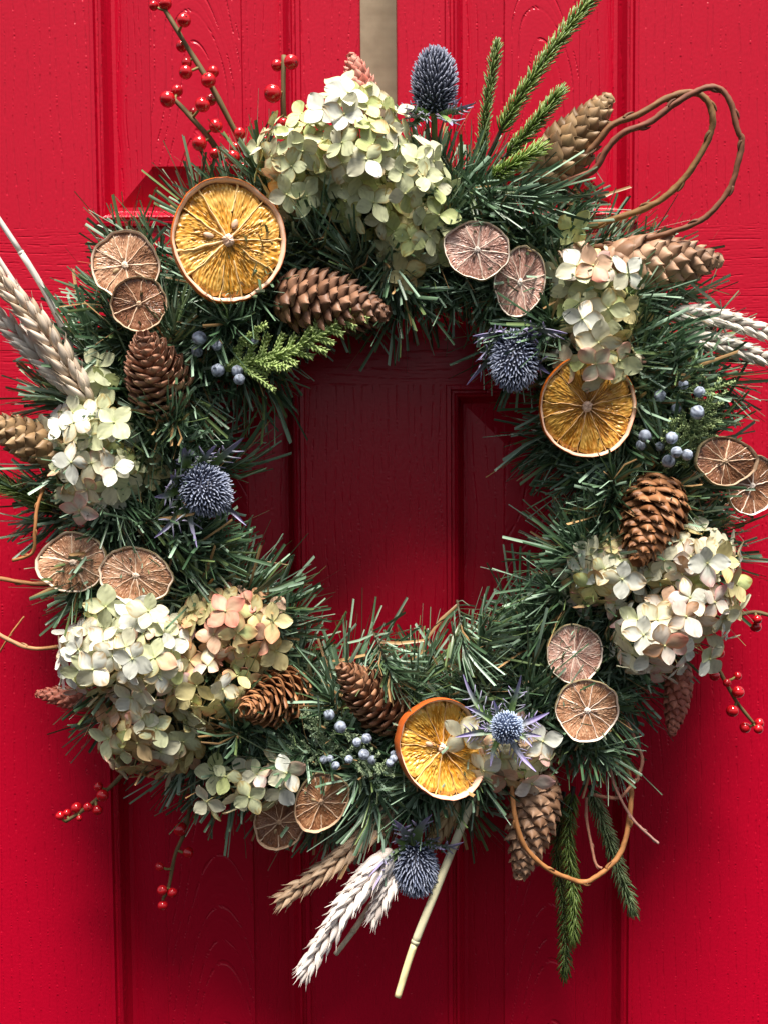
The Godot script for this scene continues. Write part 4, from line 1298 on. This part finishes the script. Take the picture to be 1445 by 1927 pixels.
# ------------------------------------------------------------------ juniper
func juniper_twig(st: SurfaceTool, a: Vector3, d: Vector3, l: float, r: float, cols: Array, depth: int) -> void:
	var n := int(l / 0.0016) + 2
	var p := []
	var pos := a
	var dir := d.normalized()
	for i in n + 1:
		p.append(pos)
		dir = (dir + rv(0.07)).normalized()
		pos += dir * l / n
	tube(st, p, r, r * 0.65, cols[0], cols[1], 5, 0.3)
	for i in n:
		var f := float(i) / n
		for k in 2:
			var az := i * 1.7 + k * PI + R(-0.3, 0.3)
			var b := frame(dir)
			var out := b.x * cos(az) + b.z * sin(az)
			var q: Vector3 = p[i] + out * r * 0.7
			tube(st, [q, q + (out * 0.7 + dir * 0.9).normalized() * r * R(1.3, 2.1)], r * 0.62, r * 0.12, (cols[0] as Color).lerp(cols[1], rng.randf()), cols[1], 4)
		if depth > 0 and i > 1 and i % 3 == (depth % 2) and f < 0.93:
			var b2 := frame(dir)
			var sd := 1.0 if (i / 3) % 2 == 0 else -1.0
			juniper_twig(st, p[i], dir * 0.75 + b2.x * sd * 0.75 + b2.z * R(-0.2, 0.3), l * (0.42 if depth == 2 else 0.21) * (1.0 - f * 0.65) * R(0.8, 1.2), r * 0.78, cols, depth - 1)

func juniper(label: String, o: Array, twigs: Array, fruit: Array, cols: Array, seed_n: int) -> void:
	rng.seed = seed_n * 23 + 9
	var t := thing("juniper_sprig", label, "juniper sprig", at(o[0], o[1], o[2]), "juniper sprigs of the wreath")
	for q in twigs:
		var st := ST()
		var a := at(q[0], q[1], q[2]) - t.position
		var b := at(q[3], q[4], q[5]) - t.position
		juniper_twig(st, a, b - a, (b - a).length(), q[6] if q.size() > 6 else 0.0013, cols, (q[7] if q.size() > 7 else 2) if (b - a).length() > 0.03 else 1)
		part("twig", done(st), M.leaf, t)
	for q in fruit:
		var st := ST()
		var c := at(q[0], q[1], q[3]) - t.position
		var r := sz(q[2] * 0.9, q[3])
		var rows := []
		var colr := []
		var tint := R(0.75, 1.15)
		var bb := frame(rv() + Vector3(0, 0, 0.5))
		for j in 10:
			var v := PI * j / 9.0
			var row := []
			var crow := []
			for i in 14:
				var d := Vector3(sin(v) * cos(TAU * i / 14), cos(v), sin(v) * sin(TAU * i / 14))
				var n1 := nz.get_noise_3dv(d * 45.0 + c * 9000.0)
				row.append(c + bb * (d * r * (1.0 + 0.10 * n1)))
				var bloom := clampf(0.55 + 1.3 * n1 + 0.3 * nz.get_noise_3dv(d * 140.0 + c * 9000.0), 0, 1)
				crow.append(Color(0.07, 0.075, 0.11).lerp(Color(0.48, 0.55, 0.68), bloom) * tint)
			rows.append(row)
			colr.append(crow)
		grid(st, rows, colr, true)
		part("juniper_berry", done(st), M.plain, t)

func build_juniper() -> void:
	var lime := [Color(0.20, 0.31, 0.07), Color(0.42, 0.53, 0.19)]
	var green := [Color(0.14, 0.22, 0.08), Color(0.32, 0.41, 0.17)]
	var pale := [Color(0.13, 0.19, 0.10), Color(0.30, 0.38, 0.22)]
	juniper("yellow green juniper sprig with dull berries under the sideways pinecone", [430, 675, 0.08], [[425, 692, 0.09, 690, 606, 0.122, 0.0022, 1], [480, 680, 0.098, 550, 698, 0.112, 0.0016, 0], [440, 660, 0.092, 515, 615, 0.105, 0.0015, 1], [450, 690, 0.095, 520, 735, 0.105, 0.0014, 0]],
		[[376, 636, 15, 0.098], [409, 650, 11, 0.10], [372, 662, 12, 0.092], [411, 697, 14, 0.10], [447, 698, 12, 0.102], [451, 714, 12, 0.104], [480, 641, 8, 0.1]], lime, 1)
	juniper("juniper sprig full of blue berries beside the amber orange slice", [1260, 780, 0.08], [[1250, 890, 0.085, 1300, 690, 0.10], [1270, 850, 0.085, 1345, 740, 0.10], [1230, 830, 0.085, 1240, 700, 0.095], [1260, 760, 0.09, 1330, 690, 0.09], [1290, 880, 0.085, 1240, 790, 0.105], [1300, 790, 0.09, 1360, 800, 0.095]],
		[[1241, 745, 13, 0.10], [1285, 724, 11, 0.102], [1315, 738, 12, 0.104], [1311, 776, 15, 0.108], [1271, 770, 11, 0.092], [1213, 821, 14, 0.105], [1263, 824, 13, 0.11], [1272, 851, 12, 0.112], [1292, 856, 12, 0.106], [1257, 868, 14, 0.1], [1205, 838, 11, 0.095], [1240, 840, 10, 0.09]], green, 2)
	juniper("grey green juniper sprig with pale blue berries between two lower pinecones", [630, 1400, 0.08], [[610, 1420, 0.085, 505, 1395, 0.095], [640, 1410, 0.085, 560, 1360, 0.095], [640, 1400, 0.085, 590, 1440, 0.09], [640, 1420, 0.09, 745, 1440, 0.10], [630, 1370, 0.09, 700, 1400, 0.095], [660, 1400, 0.09, 720, 1455, 0.10], [600, 1390, 0.088, 570, 1335, 0.095], [530, 1410, 0.09, 505, 1440, 0.092]],
		[[620, 1345, 12, 0.10], [641, 1368, 13, 0.106], [690, 1390, 11, 0.106], [672, 1397, 10, 0.1], [685, 1420, 12, 0.11], [700, 1430, 10, 0.1], [657, 1429, 9, 0.104], [632, 1441, 9, 0.104], [610, 1430, 9, 0.095], [622, 1428, 8, 0.1], [740, 1428, 9, 0.108], [741, 1419, 8, 0.1], [733, 1436, 9, 0.11]], pale, 3)

# ------------------------------------------------------------------ willow twigs
func twig(label: String, pts: Array, w0: float, w1: float, c0: Color, c1: Color, buds: int, seed_n: int) -> void:
	rng.seed = seed_n * 41 + 6
	var p := []
	for q in pts:
		p.append(at(q[0], q[1], q[2]))
	var t := thing("curled_twig", label, "twig", p[0], "curled willow twigs of the wreath")
	var o: Vector3 = p[0]
	for i in p.size():
		p[i] -= o
	var path := smooth_path(p, 7)
	var st := ST()
	tube(st, path, sz(w0, 0.07) * 0.5, sz(w1, 0.07) * 0.5, c0, c1, 9, 0.34)
	part("stem", done(st), M.bark, t)
	for k in buds:
		var f := (k + 0.6 + R(-0.2, 0.2)) / buds
		var i := clampi(int(f * (path.size() - 1)), 1, path.size() - 2)
		var d: Vector3 = (path[i + 1] - path[i - 1]).normalized()
		var b := frame(d)
		var out := (b.x * (1.0 if k % 2 == 0 else -1.0) + b.z * R(-0.1, 0.7)).normalized()
		var r := lerpf(sz(w0, 0.07), sz(w1, 0.07), f) * 0.5
		var bs := ST()
		var c := c0.lerp(c1, f)
		tube(bs, smooth_path([path[i] + out * r * 0.4 - d * r * 0.8, path[i] + out * r * 1.05, path[i] + out * r * 1.35 + d * r * 1.3, path[i] + out * r * 1.2 + d * r * 2.4], 2), r * 0.85, r * 0.12, c * 0.85, c * 0.6, 6)
		part("bud", done(bs), M.bark, t)

func build_twigs() -> void:
	var red := Color(0.20, 0.055, 0.030)
	var rbr := Color(0.17, 0.070, 0.028)
	var ora := Color(0.40, 0.17, 0.055)
	var pin := Color(0.42, 0.19, 0.12)
	var k := func(a: Array, ox: float, oy: float, z0: float, z1: float) -> Array:
		var out := []
		for i in a.size():
			out.append([a[i][0] / 2.0 + ox, a[i][1] / 2.0 + oy, lerpf(z0, z1, sin(PI * i / (a.size() - 1.0)))])
		return out
	twig("outer reddish willow loop at the upper right", k.call([[630, 722], [700, 680], [790, 640], [840, 560], [900, 500], [1000, 460], [1080, 400], [1180, 342], [1250, 330], [1300, 380], [1330, 490], [1346, 530], [1330, 620], [1300, 710], [1230, 800], [1160, 845], [1060, 880], [960, 905], [860, 922], [790, 930]], 722, 0, 0.075, 0.10), 12, 10, red, rbr, 11, 1)
	twig("inner olive willow loop at the upper right, nested in a reddish one", k.call([[650, 700], [740, 600], [800, 540], [860, 470], [960, 430], [1060, 372], [1150, 348], [1210, 372], [1236, 440], [1225, 510], [1180, 600], [1130, 670], [1060, 740], [980, 785], [880, 820], [800, 845], [720, 862]], 722, 0, 0.07, 0.088), 12, 12, rbr, Color(0.25, 0.13, 0.035), 8, 2)
	twig("orange twig looping round under the long tan pinecone", [[962, 1470, 0.10], [967, 1530, 0.105], [985, 1590, 0.105], [1025, 1632, 0.10], [1067, 1652, 0.095], [1100, 1660, 0.09], [1135, 1640, 0.09], [1165, 1608, 0.088], [1180, 1560, 0.085], [1187, 1500, 0.08], [1180, 1450, 0.075], [1160, 1415, 0.065]], 9, 10, ora, ora, 6, 3)
	twig("pinkish twig hooking round at the lower right beside the orange loop", [[1180, 1360, 0.07], [1200, 1405, 0.08], [1208, 1430, 0.085], [1200, 1460, 0.085], [1182, 1485, 0.085], [1160, 1502, 0.082], [1110, 1494, 0.07]], 6, 7, pin, pin, 3, 4)
	twig("thin pink twig tip pointing down right past the loops", [[1140, 1415, 0.075], [1155, 1475, 0.085], [1185, 1535, 0.088], [1215, 1567, 0.088], [1238, 1587, 0.088]], 6, 5, pin, Color(0.45, 0.26, 0.22), 5, 5)
	twig("short pink twig hanging inside the orange loop", [[1103, 1500, 0.065], [1103, 1540, 0.07], [1112, 1590, 0.075], [1120, 1625, 0.078], [1132, 1634, 0.08]], 6, 5, pin, pin, 3, 6)
	twig("orange twig curving up between citrus slice and left edge", [[92, 895, 0.075], [72, 950, 0.085], [66, 1000, 0.088], [62, 1040, 0.085], [25, 1055, 0.08]], 7, 6, ora, ora, 3, 7)
	twig("brown twig sticking out level at the left edge", [[110, 1098, 0.06], [60, 1098, 0.065], [-15, 1086, 0.065]], 10, 8, Color(0.17, 0.075, 0.032), ora, 2, 8)
	twig("thick pale orange twig bending in from the left edge", [[150, 1212, 0.07], [70, 1221, 0.08], [25, 1208, 0.082], [-15, 1185, 0.085]], 7, 9, ora, Color(0.52, 0.30, 0.16), 1, 9)
	twig("thin straight twig slanting at the left edge above the big hydrangea", [[-8, 1240, 0.06], [20, 1195, 0.065], [46, 1160, 0.06]], 4, 3, ora, ora, 1, 10)
